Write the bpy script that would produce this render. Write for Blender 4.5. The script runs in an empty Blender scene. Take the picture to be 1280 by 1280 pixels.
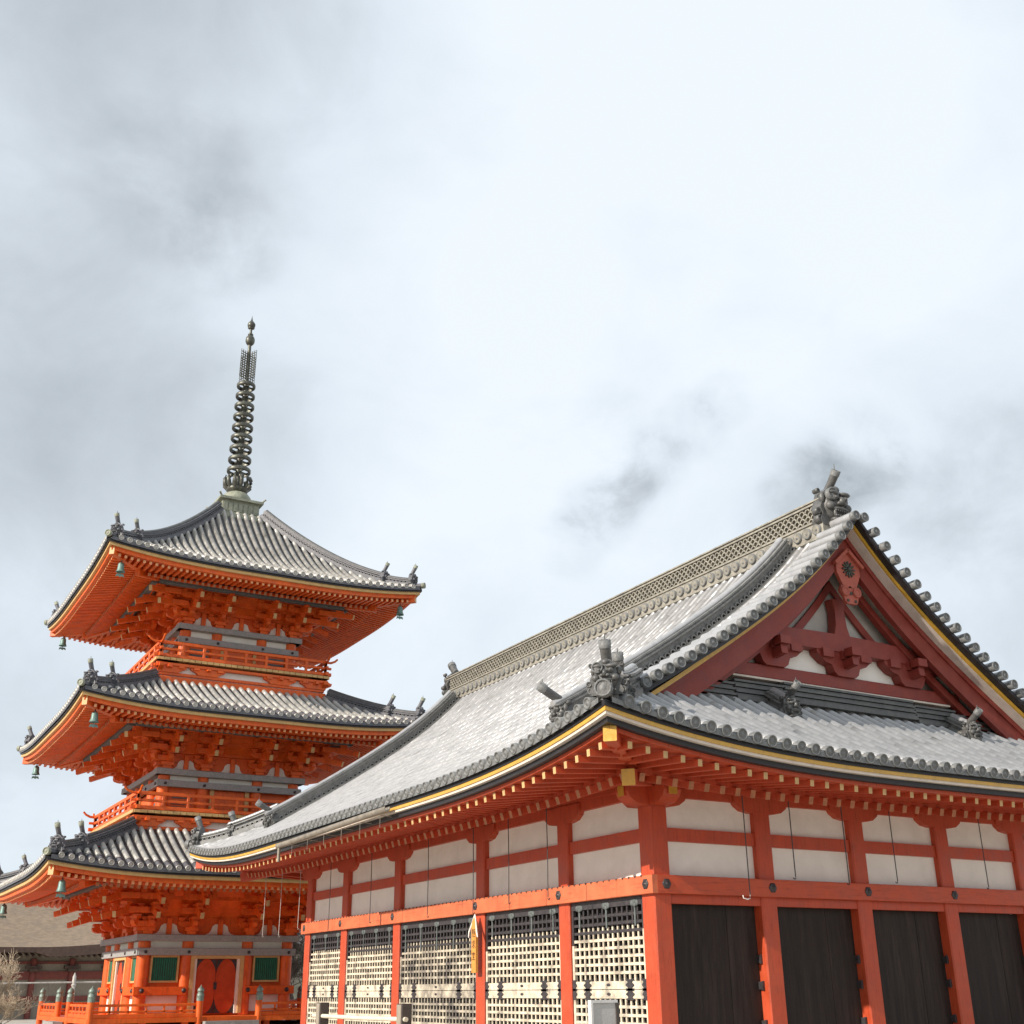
import bpy, math, random
from mathutils import Vector, Matrix
random.seed(7)
R = math.radians
SC = bpy.context.scene
COL = SC.collection

# ------------------------------------------------------------------ camera
CAM = Vector((-11.486, -15.47, 1.6))
YAW, PITCH, ROLL, FOC = .5258, .3890, -.0108, 1448.3
F_ = Vector((math.sin(YAW) * math.cos(PITCH), math.cos(YAW) * math.cos(PITCH), math.sin(PITCH)))
R0 = Vector((math.cos(YAW), -math.sin(YAW), 0))
U0 = R0.cross(F_)
RT = R0 * math.cos(ROLL) + U0 * math.sin(ROLL)
UP = -R0 * math.sin(ROLL) + U0 * math.cos(ROLL)
cd = bpy.data.cameras.new('camera')
cam = bpy.data.objects.new('camera', cd)
COL.objects.link(cam)
M = Matrix((RT, UP, -F_)).transposed().to_4x4()
M.translation = CAM
cam.matrix_world = M
cd.sensor_width = 36
cd.sensor_fit = 'HORIZONTAL'
cd.lens = 36 * FOC / 1280
cd.clip_end = 3000
cd.clip_start = .1
SC.camera = cam

# ------------------------------------------------------------------ sky, sun, exposure
SUN_EL = R(26.5)
SUN = Vector((-math.cos(SUN_EL) * math.cos(R(6)), -math.cos(SUN_EL) * math.sin(R(6)), math.sin(SUN_EL)))
W = bpy.data.worlds.new('World')
SC.world = W
W.use_nodes = True
nt = W.node_tree
nt.nodes.clear()


def N(tree, kind, **kw):
    n = tree.nodes.new(kind)
    for k, v in kw.items():
        if k.startswith('i_'):
            n.inputs[k[2:].replace('_', ' ')].default_value = v
        else:
            setattr(n, k, v)
    return n


def math_(tree, op, a, b=None, clamp=False):
    n = tree.nodes.new('ShaderNodeMath')
    n.operation = op
    n.use_clamp = clamp
    for i, x in enumerate((a, b)):
        if x is None:
            continue
        if hasattr(x, 'node'):
            tree.links.new(x, n.inputs[i])
        else:
            n.inputs[i].default_value = x
    return n.outputs[0]


def ramp(tree, fac, stops, interp='LINEAR'):
    n = tree.nodes.new('ShaderNodeValToRGB')
    cr = n.color_ramp
    cr.interpolation = interp
    while len(cr.elements) < len(stops):
        cr.elements.new(.5)
    for e, (p, c) in zip(cr.elements, stops):
        e.position = p
        e.color = (*c, 1) if len(c) == 3 else c
    tree.links.new(fac, n.inputs[0])
    return n.outputs[0]


def mixc(tree, fac, a, b, mode='MIX'):
    n = tree.nodes.new('ShaderNodeMix')
    n.data_type = 'RGBA'
    n.blend_type = mode
    for idx, x in ((0, fac), (6, a), (7, b)):
        if hasattr(x, 'node'):
            tree.links.new(x, n.inputs[idx])
        elif idx == 0:
            n.inputs[0].default_value = x
        else:
            n.inputs[idx].default_value = (*x, 1)
    return n.outputs[2]


def ray(px, py):
    return (F_ * FOC + RT * (px - 640) - UP * (py - 640)).normalized()


out = N(nt, 'ShaderNodeOutputWorld')
sky = N(nt, 'ShaderNodeTexSky', sky_type='NISHITA', sun_disc=False)
sky.sun_elevation = SUN_EL
sky.sun_rotation = math.atan2(SUN.x, SUN.y)
bg_sky = N(nt, 'ShaderNodeBackground')
bg_sky.inputs[1].default_value = .12
nt.links.new(sky.outputs[0], bg_sky.inputs[0])
tc = N(nt, 'ShaderNodeTexCoord')
sep = N(nt, 'ShaderNodeSeparateXYZ')
nt.links.new(tc.outputs['Generated'], sep.inputs[0])
def cloud(scale, detail, rough, off, dist=.3):
    mp = N(nt, 'ShaderNodeMapping')
    mp.inputs['Location'].default_value = off
    mp.inputs['Scale'].default_value = (1, 1, 1.35)
    nt.links.new(tc.outputs['Generated'], mp.inputs[0])
    n = N(nt, 'ShaderNodeTexNoise')
    n.inputs['Scale'].default_value = scale
    n.inputs['Detail'].default_value = detail
    n.inputs['Roughness'].default_value = rough
    n.inputs['Distortion'].default_value = dist
    nt.links.new(mp.outputs[0], n.inputs['Vector'])
    return n.outputs['Fac']


def lobe(px, py, lo, hi):
    """soft cloud mass standing in one direction of the sky"""
    d = ray(px, py)
    n = N(nt, 'ShaderNodeVectorMath', operation='DOT_PRODUCT')
    nt.links.new(tc.outputs['Generated'], n.inputs[0])
    n.inputs[1].default_value = d
    m = N(nt, 'ShaderNodeMapRange', interpolation_type='SMOOTHERSTEP')
    nt.links.new(n.outputs['Value'], m.inputs[0])
    m.inputs[1].default_value = math.cos(R(lo))
    m.inputs[2].default_value = math.cos(R(hi))
    return m.outputs[0]


big = cloud(2.6, 4, .5, (3.1, 1.7, .4), .2)
mid = cloud(6.5, 8, .58, (.4, 5.2, 1.1), .35)
wisp = cloud(15, 9, .62, (2.2, .3, .7), .5)


def mul(a, b):
    return math_(nt, 'MULTIPLY', a, b)


dark = mul(math_(nt, 'SUBTRACT', big, .48), .60)
for px, py, lo, hi, amp in ((40, 160, 27, 3, .32), (330, 20, 15, 2, .08), (60, 640, 15, 2, .05), (820, 330, 27, 6, -.30), (1190, 680, 14, 1, .20), (420, 330, 9, 1, -.10)):
    dark = math_(nt, 'ADD', dark, mul(lobe(px, py, lo, hi), amp))
wm = math_(nt, 'MULTIPLY', math_(nt, 'SUBTRACT', mid, .36), 3.0, True)
wf = math_(nt, 'ADD', mul(wm, .6), mul(math_(nt, 'SUBTRACT', wisp, .38), .9))
for (px, py, lo, amp) in ((745, 640, 2.2, .34), (775, 610, 2.0, .42), (815, 578, 1.9, .40), (715, 680, 1.9, .22), (865, 530, 1.9, .30), (905, 500, 1.6, .24), (760, 530, 2.2, .16),
                          (1065, 570, 2.8, .44), (1015, 615, 2.6, .34), (960, 640, 2.0, .16), (285, 300, 2.8, .22), (215, 215, 4, .14), (1210, 600, 5, .16), (660, 545, 2.2, .10)):
    dark = math_(nt, 'ADD', dark, mul(mul(lobe(px, py, lo * 1.2, .1), wf), amp * 1.6))
dark = math_(nt, 'ADD', dark, mul(math_(nt, 'SUBTRACT', mid, .5), .60))
ccol = ramp(nt, math_(nt, 'ADD', dark, .235, True), [(0, (.86, .925, .98)), (.3, (.74, .815, .89)), (.6, (.555, .61, .66)), (1, (.34, .385, .42))])
bg_cl = N(nt, 'ShaderNodeBackground')
nt.links.new(ccol, bg_cl.inputs[0])
bg_cl.inputs[1].default_value = 1.0
mx = N(nt, 'ShaderNodeMixShader')
mx.inputs[0].default_value = .94
nt.links.new(bg_sky.outputs[0], mx.inputs[1])
nt.links.new(bg_cl.outputs[0], mx.inputs[2])
nt.links.new(mx.outputs[0], out.inputs[0])

sl = bpy.data.lights.new('sun', 'SUN')
sl.energy = 5.0
sl.angle = R(.6)
sl.color = (1, .91, .80)
so = bpy.data.objects.new('sun', sl)
so.rotation_euler = SUN.to_track_quat('Z', 'Y').to_euler()
so.location = (0, 0, 40)
COL.objects.link(so)
SC.view_settings.view_transform = 'Standard'
SC.view_settings.look = 'None'
SC.view_settings.exposure = .11
SC.view_settings.gamma = 1


# ------------------------------------------------------------------ materials
def mat(name, base, rough=.6, var=.12, scale=6, stain=None, stain_amt=.35, stain_scale=2.2, bump=.15, bscale=40,
        metal=0, spec=.5, stretch=(1, 1, 1), coat=0, thr=.48, cell=None, cracks=0, grain=None):
    m = bpy.data.materials.new(name)
    m.use_nodes = True
    t = m.node_tree
    b = t.nodes['Principled BSDF']
    co = N(t, 'ShaderNodeTexCoord')
    mp = N(t, 'ShaderNodeMapping')
    mp.inputs['Scale'].default_value = stretch
    t.links.new(co.outputs['Object'], mp.inputs[0])
    n1 = N(t, 'ShaderNodeTexNoise')
    n1.inputs['Scale'].default_value = scale
    n1.inputs['Detail'].default_value = 6
    n1.inputs['Roughness'].default_value = .65
    t.links.new(mp.outputs[0], n1.inputs['Vector'])
    lo = tuple(max(0, c * (1 - var * 1.6)) for c in base)
    hi = tuple(min(1, c * (1 + var * 1.4) + var * .012) for c in base)
    c = ramp(t, n1.outputs['Fac'], [(.28, lo), (.5, base), (.74, hi)])
    if stain:
        n2 = N(t, 'ShaderNodeTexNoise')
        n2.inputs['Scale'].default_value = stain_scale
        n2.inputs['Detail'].default_value = 9
        n2.inputs['Roughness'].default_value = .7
        t.links.new(mp.outputs[0], n2.inputs['Vector'])
        f = ramp(t, n2.outputs['Fac'], [(thr, (0, 0, 0)), (thr + .2, (stain_amt,) * 3)])
        c = mixc(t, f, c, stain)
    if grain:                                     # long fibres and old brush marks along the timber
        mg = N(t, 'ShaderNodeMapping')
        mg.inputs['Scale'].default_value = grain
        t.links.new(co.outputs['Object'], mg.inputs[0])
        ng = N(t, 'ShaderNodeTexNoise')
        ng.inputs['Scale'].default_value = 5
        ng.inputs['Detail'].default_value = 7
        ng.inputs['Roughness'].default_value = .7
        t.links.new(mg.outputs[0], ng.inputs['Vector'])
        c = mixc(t, 1.0, c, ramp(t, ng.outputs['Fac'], [(.30, (.62, .58, .58)), (.46, (.97, .97, .97)), (.62, (1, 1, 1)), (.76, (1.0, 1.0, 1.0))]), 'MULTIPLY')
    if cell:                                      # every tile fired a slightly different grey
        sn = N(t, 'ShaderNodeVectorMath', operation='SNAP')
        t.links.new(co.outputs['Object'], sn.inputs[0])
        sn.inputs[1].default_value = cell
        wn = N(t, 'ShaderNodeTexWhiteNoise')
        t.links.new(sn.outputs[0], wn.inputs['Vector'])
        c = mixc(t, 1.0, c, ramp(t, wn.outputs['Value'], [(0, (.94, .94, .945)), (.25, (.98, .98, .98)), (1, (1.0, .995, .985))]), 'MULTIPLY')
    if cracks:
        vo = N(t, 'ShaderNodeTexVoronoi', feature='DISTANCE_TO_EDGE')
        vo.inputs['Scale'].default_value = 1.1
        dn = N(t, 'ShaderNodeTexNoise')
        dn.inputs['Scale'].default_value = 3
        dn.inputs['Detail'].default_value = 5
        t.links.new(co.outputs['Object'], dn.inputs['Vector'])
        av = N(t, 'ShaderNodeVectorMath', operation='ADD')
        t.links.new(co.outputs['Object'], av.inputs[0])
        t.links.new(dn.outputs['Color'], av.inputs[1])
        t.links.new(av.outputs[0], vo.inputs['Vector'])
        c = mixc(t, ramp(t, vo.outputs['Distance'], [(.002, (cracks,) * 3), (.008, (0, 0, 0))]), c, (.25, .21, .17))
    t.links.new(c, b.inputs['Base Color'])
    rr = ramp(t, n1.outputs['Fac'], [(.3, (max(.05, rough - .1),) * 3), (.7, (min(1, rough + .12),) * 3)])
    t.links.new(rr, b.inputs['Roughness'])
    b.inputs['Metallic'].default_value = metal
    b.inputs['Specular IOR Level'].default_value = spec
    if coat:
        b.inputs['Coat Weight'].default_value = coat
        b.inputs['Coat Roughness'].default_value = .25
    if bump:
        n3 = N(t, 'ShaderNodeTexNoise')
        n3.inputs['Scale'].default_value = bscale
        n3.inputs['Detail'].default_value = 5
        t.links.new(mp.outputs[0], n3.inputs['Vector'])
        bp = N(t, 'ShaderNodeBump')
        bp.inputs['Strength'].default_value = bump
        bp.inputs['Distance'].default_value = .02
        t.links.new(n3.outputs['Fac'], bp.inputs['Height'])
        t.links.new(bp.outputs[0], b.inputs['Normal'])
    return m


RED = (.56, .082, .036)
MT = {
    'red': mat('vermilion_paint', (.52, .070, .022), .5, .10, 3, (.54, .125, .055), .30, 1.6, .12, 30, grain=(6, 6, .45)),
    'red_beam': mat('sunlit_beam_vermilion', (.64, .16, .065), .5, .10, 4, (.46, .09, .035), .4, 2.5, .12, 30, grain=(6, .45, 8)),  # paler salmon copy of the vermilion, sunlight put into the colour
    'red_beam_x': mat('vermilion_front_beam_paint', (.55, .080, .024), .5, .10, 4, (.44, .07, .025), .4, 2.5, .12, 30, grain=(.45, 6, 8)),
    'door_red': mat('door_paint', (.52, .062, .010), .45, .14, 4, (.36, .035, .008), .45, 3),
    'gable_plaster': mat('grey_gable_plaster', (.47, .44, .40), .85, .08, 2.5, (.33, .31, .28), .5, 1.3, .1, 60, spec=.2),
    'pendant': mat('faded_pendant_paint', (.42, .095, .06), .55, .12, 5, (.30, .06, .04), .4, 4),
    'gable_red_shaded': mat('shaded_gable_vermilion', (.235, .033, .021), .55, .12, 4, (.26, .085, .065), .4, 2.0, .12, 30),  # darker copy of the vermilion, the gable's shade put into the colour
    'orange': mat('pagoda_orange_paint', (.78, .125, .010), .5, .14, 3, (.56, .06, .009), .45, 1.8, .08, 25, grain=(4, 4, .5)),
    'cream': mat('cream_end_paint', (.58, .38, .17), .6, .15, 9),
    'shaded_end': mat('shaded_end_paint', (.46, .19, .09), .6, .2, 9),  # end paint dulled, shade on the inner rafter row put into the colour
    'pend': mat('pagoda_end_paint', (.80, .42, .20), .6, .15, 9),
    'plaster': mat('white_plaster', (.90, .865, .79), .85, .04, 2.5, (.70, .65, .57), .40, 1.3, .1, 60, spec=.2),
    'pplaster': mat('pagoda_plaster', (.80, .76, .68), .85, .05, 2.5, spec=.2),
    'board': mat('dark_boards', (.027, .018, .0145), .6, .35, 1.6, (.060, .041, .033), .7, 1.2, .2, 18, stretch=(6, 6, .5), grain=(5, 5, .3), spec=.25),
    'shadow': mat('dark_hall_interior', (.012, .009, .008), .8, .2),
    'pale': mat('pale_lattice_paint', (.68, .60, .46), .7, .16, 7, (.10, .088, .08), .85, 3.2, .12, 50),
    'worn': mat('worn_lattice_paint', (.60, .53, .41), .75, .18, 7, (.085, .076, .072), .92, 1.8, .15, 50, thr=.40),
    'iron': mat('black_iron', (.062, .056, .060), .45, .22, 12, (.12, .10, .09), .5, 9, .1, 50, metal=.4),
    'tile': mat('silver_grey_tile', (.335, .335, .34), .32, .12, 5, (.25, .245, .235), .28, 2.3, .08, 45, spec=.9, coat=.5, cell=(.29, .255, 40)),
    'tile_end': mat('grey_tile_disc', (.165, .168, .165), .5, .25, 14, (.075, .075, .07), .5, 8, .35, 38),
    'ridge': mat('ridge_tile', (.088, .087, .084), .42, .28, 9, (.20, .195, .18), .4, 3, .2, 40),
    'ridge_run': mat('layered_ridge_tile', (.20, .198, .19), .45, .25, 9, (.10, .098, .09), .4, 3, .2, 40),
    'ridge_warm': mat('main_ridge_tile', (.29, .27, .225), .55, .25, 9, (.13, .125, .11), .5, 3, .2, 40),
    'ptile': mat('pagoda_tile', (.44, .42, .385), .36, .22, 4, (.24, .21, .165), .65, 2.0, .15, 45, spec=.8, cell=(.285, .33, 40)),
    'ptile_pan_shade': mat('pagoda_pan_tile_shaded', (.055, .055, .06), .55, .3, 5, (.10, .095, .08), .5, 2.4, .15, 45),  # near black, the shade between the tile rolls put into the colour
    'ptile_dark': mat('pagoda_dark_tile', (.105, .105, .118), .5, .25, 9, (.20, .195, .185), .45, 5, .2, 40),
    'gold': mat('gold_edge_paint', (.60, .34, .045), .35, .12, 8, spec=.6),
    'ochre': mat('ochre_board', (.60, .38, .15), .6, .12, 5),
    'white': mat('white_edge_board', (.66, .58, .50), .7, .10, 4),
    'black': mat('black_edge_board', (.020, .018, .021), .5, .25, 6),
    'band': mat('grey_painted_band', (.33, .33, .325), .7, .22, 22, (.16, .26, .22), .5, 6),
    'lattgrey': mat('grey_green_soffit', (.115, .135, .132), .7, .25, 10),
    'ribgrey': mat('grey_ribbed_boards', (.27, .29, .28), .7, .2, 10),
    'green': mat('green_lattice_window', (.010, .15, .08), .5, .2, 5),
    'bronze': mat('dark_bronze', (.085, .082, .068), .42, .3, 9, (.24, .27, .21), .5, 5, .15, 40, metal=.5),
    'patina': mat('pale_patina', (.27, .28, .21), .6, .25, 7, (.18, .18, .14), .6, 3.0, .15, 40),
    'bell': mat('verdigris_bell', (.16, .27, .24), .5, .25, 9, (.10, .13, .12), .5, 6, .1, 40, metal=.3),
    'giboshi': mat('verdigris_cap', (.23, .30, .26), .5, .2, 9, (.12, .12, .10), .5, 6, metal=.3),
    'bark': mat('cypress_bark_roof', (.25, .19, .138), .9, .16, 3, (.15, .13, .11), .45, 1.1, .5, 26, spec=.15),
    'oldwood': mat('old_dark_wood', (.10, .062, .048), .75, .25, 5),
    'oldred': mat('faded_red_wood', (.22, .055, .042), .7, .2, 4),
    'greywood': mat('weathered_wall_and_lit_post_wood', (.30, .255, .20), .8, .2, 5, stretch=(6, 6, .7)),
    'darkwood': mat('dark_post_wood', (.075, .06, .052), .8, .2, 5),
    'rope': mat('pale_rail', (.70, .62, .48), .7, .12, 6),
    'plaque': mat('new_plaque_wood', (.68, .30, .06), .55, .12, 5, stretch=(5, 5, .6)),
    'ink': mat('ink', (.06, .03, .012), .7, .2),
    'paper': mat('white_paper', (.85, .82, .76), .8, .04),
    'sign': mat('grey_sign_face', (.44, .42, .40), .5, .06, 3),
    'signframe': mat('pale_sign_frame', (.62, .60, .58), .5, .06, 3),
    'stone': mat('granite', (.33, .31, .285), .85, .18, 9, (.20, .19, .17), .4, 2),
    'ground': mat('gravel_ground', (.43, .39, .335), .95, .22, 2.5, (.24, .22, .19), .4, .4, .5, 30, spec=.1),
    'twig': mat('pale_twig_bark', (.47, .375, .27), .8, .25, 8),
    'trunk': mat('dark_trunk_bark', (.10, .078, .066), .9, .3, 7, bump=.5),
    'shrub': mat('grey_shrub_twig', (.17, .145, .12), .85, .25, 7),
    'cord': mat('dark_rod', (.05, .045, .045), .6, .2),
    'cordpale': mat('pale_rod', (.46, .42, .38), .6, .2),
    'gutter': mat('weathered_copper_gutter', (.27, .235, .19), .5, .22, 6, metal=.3),
    'rosette': mat('rosette_metal', (.08, .085, .07), .4, .25, 12, metal=.6),
    'wood': mat('winter_wood', (.105, .098, .078), .9, .35, .35, (.06, .07, .045), .6, .12, .6, 2, spec=.1),
    'leaf': mat('evergreen_leaf', (.05, .065, .035), .7, .35, 6),
}


# ------------------------------------------------------------------ mesh builder
class MB:
    def __init__(s, *mats):
        s.v, s.f, s.mi, s.sm, s.T = [], [], [], [], None
        s.mats = list(mats)

    def add(s, vs, fs, mi=0, smooth=False):
        o = len(s.v)
        if s.T is not None:
            vs = [s.T @ Vector(p) for p in vs]
        s.v += [tuple(p) for p in vs]
        s.f += [tuple(i + o for i in f) for f in fs]
        s.mi += [mi] * len(fs)
        s.sm += [smooth] * len(fs)

    def box(s, x0, x1, y0, y1, z0, z1, mi=0, ch=0):
        if ch:
            s.beam(((x0 + x1) / 2, (y0 + y1) / 2, z0), ((x0 + x1) / 2, (y0 + y1) / 2, z1), x1 - x0, y1 - y0, mi, ch, up=(0, 1, 0))
            return
        v = [(x, y, z) for z in (z0, z1) for y in (y0, y1) for x in (x0, x1)]
        s.add(v, [(0, 2, 3, 1), (4, 5, 7, 6), (0, 1, 5, 4), (2, 6, 7, 3), (0, 4, 6, 2), (1, 3, 7, 5)], mi)

    def beam(s, p0, p1, w, h, mi=0, ch=.008, up=(0, 0, 1), end_mi=None, end0=None):
        """bar from p0 to p1, w wide, h high along up, long edges chamfered"""
        p0, p1 = Vector(p0), Vector(p1)
        d = (p1 - p0).normalized()
        a = d.cross(Vector(up))
        if a.length < 1e-6:
            a = d.cross(Vector((1, 0, 0)))
        a.normalize()
        b = a.cross(d).normalized()
        hw, hh = w / 2, h / 2
        ch = min(ch, hw * .6, hh * .6)
        pr = [(-hw + ch, -hh), (hw - ch, -hh), (hw, -hh + ch), (hw, hh - ch), (hw - ch, hh), (-hw + ch, hh), (-hw, hh - ch), (-hw, -hh + ch)]
        v = [p + a * x + b * y for p in (p0, p1) for x, y in pr]
        s.add(v, [(i, (i + 1) % 8, 8 + (i + 1) % 8, 8 + i) for i in range(8)], mi)
        e1 = mi if end_mi is None else end_mi
        e0 = mi if end0 is None else end0
        s.add(v[8:], [tuple(range(8))], e1)
        s.add(v[:8], [tuple(reversed(range(8)))], e0)

    def tube(s, pts, r, n=8, mi=0, cap=True, smooth=True):
        pts = [Vector(p) for p in pts]
        rs = r if isinstance(r, (list, tuple)) else [r] * len(pts)
        v, f = [], []
        ref = Vector((0, 0, 1))
        for i, p in enumerate(pts):
            d = (pts[min(i + 1, len(pts) - 1)] - pts[max(i - 1, 0)]).normalized()
            a = d.cross(ref)
            if a.length < .05:
                a = d.cross(Vector((1, .01, 0)))
            a.normalize()
            b = d.cross(a)
            for k in range(n):
                t = 2 * math.pi * k / n
                v.append(p + (a * math.cos(t) + b * math.sin(t)) * rs[i])
        for i in range(len(pts) - 1):
            for k in range(n):
                f.append((i * n + k, i * n + (k + 1) % n, (i + 1) * n + (k + 1) % n, (i + 1) * n + k))
        s.add(v, f, mi, smooth)
        if cap:
            s.add(v[:n], [tuple(range(n))], mi)
            s.add(v[-n:], [tuple(reversed(range(n)))], mi)

    def lathe(s, prof, c, n=20, mi=0, ax=None):
        """prof: (radius, height) pairs turned about the vertical through c (or the axis ax)"""
        c = Vector(c)
        if ax is None:
            a, b, d = Vector((1, 0, 0)), Vector((0, 1, 0)), Vector((0, 0, 1))
        else:
            d = Vector(ax).normalized()
            a = d.cross(Vector((0, 0, 1)))
            if a.length < .05:
                a = Vector((1, 0, 0))
            a.normalize()
            b = d.cross(a)
        v = [c + (a * math.cos(2 * math.pi * k / n) + b * math.sin(2 * math.pi * k / n)) * r + d * z for r, z in prof for k in range(n)]
        f = [(i * n + k, i * n + (k + 1) % n, (i + 1) * n + (k + 1) % n, (i + 1) * n + k) for i in range(len(prof) - 1) for k in range(n)]
        s.add(v, f, mi, True)
        s.add(v[:n], [tuple(reversed(range(n)))], mi)
        s.add(v[-n:], [tuple(range(n))], mi)

    def prism(s, pts, vec, mi=0, side=None):
        """flat outline pushed along vec"""
        vec = Vector(vec)
        n = len(pts)
        v = [Vector(p) for p in pts] + [Vector(p) + vec for p in pts]
        s.add(v, [tuple(reversed(range(n))), tuple(range(n, 2 * n))], mi)
        s.add(v, [(i, (i + 1) % n, n + (i + 1) % n, n + i) for i in range(n)], mi if side is None else side)

    def ball(s, c, rx, ry=None, rz=None, mi=0, n=10, m=7):
        ry = rx if ry is None else ry
        rz = rx if rz is None else rz
        c = Vector(c)
        v, f = [], []
        for i in range(m + 1):
            t = math.pi * i / m
            for k in range(n):
                p = 2 * math.pi * k / n
                v.append(c + Vector((rx * math.sin(t) * math.cos(p), ry * math.sin(t) * math.sin(p), rz * math.cos(t))))
        for i in range(m):
            for k in range(n):
                f.append((i * n + k, (i + 1) * n + k, (i + 1) * n + (k + 1) % n, i * n + (k + 1) % n))
        s.add(v, f, mi, True)

    def sweep(s, pts, prof, side, mi=0, smooth=False, up=None, cap=True):
        """profile of (sideways, up) points carried along pts; side = sideways direction(s)"""
        pts = [Vector(p) for p in pts]
        n = len(prof)
        v = []
        for i, p in enumerate(pts):
            sd = Vector(side[i] if isinstance(side, list) else side).normalized()
            if up is None:
                d = (pts[min(i + 1, len(pts) - 1)] - pts[max(i - 1, 0)]).normalized()
                u = sd.cross(d)
                if u.z < 0:
                    u = -u
                u.normalize()
            else:
                u = Vector(up)
            for a, b in prof:
                v.append(p + sd * a + u * b)
        f = [(i * n + k, i * n + (k + 1) % n, (i + 1) * n + (k + 1) % n, (i + 1) * n + k) for i in range(len(pts) - 1) for k in range(n)]
        s.add(v, f, mi, smooth)
        if cap:
            s.add(v[:n], [tuple(range(n))], mi)
            s.add(v[-n:], [tuple(reversed(range(n)))], mi)

    def build(s, name, parent=None, label=None):
        me = bpy.data.meshes.new(name)
        o0 = Vector((0, 0, 0))
        base = None
        me.from_pydata(s.v, [], s.f)
        for m in s.mats:
            me.materials.append(m if not isinstance(m, str) else MT[m])
        me.polygons.foreach_set('material_index', s.mi)
        me.polygons.foreach_set('use_smooth', s.sm)
        me.update()
        import bmesh
        bm = bmesh.new()
        bm.from_mesh(me)
        bmesh.ops.recalc_face_normals(bm, faces=bm.faces)
        bm.to_mesh(me)
        bm.free()
        o = bpy.data.objects.new(name, me)
        COL.objects.link(o)
        if parent is not None:
            o.parent = parent
            off = Vector((0, 0, 0))
            q = parent
            while q is not None:
                off += q.location
                q = q.parent
            o.location = -off
        if label:
            o['label'] = label
        return o


def thing(name, label, cat, loc=(0, 0, 0), group=None):
    o = bpy.data.objects.new(name, None)
    COL.objects.link(o)
    o.empty_display_size = .3
    o.location = loc
    return tag(o, label, cat, group)


def tag(o, label, cat, group=None):
    o['label'] = label
    o['category'] = cat
    if group:
        o['group'] = group
    return o


def lerp(tab, x):
    if x <= tab[0][0]:
        (a, b), (c, d) = tab[0], tab[1]
    elif x >= tab[-1][0]:
        (a, b), (c, d) = tab[-2], tab[-1]
    else:
        for i in range(len(tab) - 1):
            if tab[i][0] <= x <= tab[i + 1][0]:
                (a, b), (c, d) = tab[i], tab[i + 1]
                break
    return b + (d - b) * (x - a) / (c - a)


# ------------------------------------------------------------------ ground
g = MB('ground')
g.box(-900, 900, -400, 1400, -.5, 0)
gr = g.build('ground')
gr['kind'] = 'structure'

# low wooded rise that closes the horizon all round
hm = MB('wood')
rnd_h = random.Random(3)
NA, NR = 360, 9
v = []
for i in range(NA):
    t = 2 * math.pi * i / NA
    base = 6.2 + 1.6 * math.sin(3 * t + 1) + .9 * math.sin(7 * t)
    for j in range(NR):
        u = j / (NR - 1)
        r = 150 + 70 * u
        v.append((r * math.sin(t), 10 + r * math.cos(t), (-.3 if j == 0 else base * math.sin(min(1, u * 1.6) * math.pi / 2) * (.75 + .5 * rnd_h.random()))))
f = [(i * NR + j, i * NR + j + 1, ((i + 1) % NA) * NR + j + 1, ((i + 1) % NA) * NR + j) for i in range(NA) for j in range(NR - 1)]
hm.add(v, f)
ho = hm.build('hills')
ho['kind'] = 'structure'

# ================================================================== TEMPLE HALL
PW = .345                                        # post width
YS = [0, 2.497, 5.591, 9.531, 12.625, 15.122]    # posts along the long side
XS = [0, 2.2, 4.4, 6.6, 8.8]                     # posts along the gable side
LX, LY = XS[-1] + PW, YS[-1] + PW
XC, YC = LX / 2, LY / 2
E = 2.63                                         # eave overhang to the tile edge
hall = thing('temple_hall', 'red and white timber temple hall with grey tiled hip-and-gable roof, nearest building', 'temple hall', (XC, YC, 0))

# roof surface: height of the pan tiles at distance d from the eave
HT = [(0, 4.79), (.5, 5.03), (1.2, 5.40), (2.0, 5.87), (2.95, 6.50), (3.87, 7.07), (4.79, 7.68), (5.74, 8.43), (6.5, 9.12), (7.2, 9.86)]


def poly_fit(tab, deg=4):
    n = deg + 1
    A = [[sum(x ** (i + j) for x, _ in tab) for j in range(n)] for i in range(n)]
    b = [sum(y * x ** i for x, y in tab) for i in range(n)]
    for i in range(n):
        p = A[i][i]
        for k in range(i + 1, n):
            r = A[k][i] / p
            for j in range(i, n):
                A[k][j] -= r * A[i][j]
            b[k] -= r * b[i]
    c = [0] * n
    for i in reversed(range(n)):
        c[i] = (b[i] - sum(A[i][j] * c[j] for j in range(i + 1, n))) / A[i][i]
    return c


HC = poly_fit(HT)


def hh(d):
    return sum(c * d ** i for i, c in enumerate(HC))


def lift(q, d=0):
    """upward sweep of the eave towards a corner, q = distance from that corner"""
    q = max(q, 0)
    return .50 * max(0, 1 - q / 7.0) ** 3.0 * max(0, 1 - d / 4.0) ** 1.6


def hz(q, d):
    return hh(d) + lift(q, d)


DR = XC + E                                      # eave to ridge
# the four slopes as maps (a along the eave from one corner, d up the slope) -> point
LA, LB = LY + 2 * E, LX + 2 * E


def s_left(a, d):
    return Vector((-E + d, -E + a, hz(min(a, LA - a), d)))


def s_right(a, d):
    return Vector((LX + E - d, -E + a, hz(min(a, LA - a), d)))


def s_front(a, d):
    return Vector((-E + a, -E + d, hz(min(a, LB - a), d)))


def s_back(a, d):
    return Vector((-E + a, LY + E - d, hz(min(a, LB - a), d)))


VQ = 1.80                                        # verge plane: this far in from the eave
SK = E - .02                                     # the skirt roof stops at the gable wall


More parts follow.
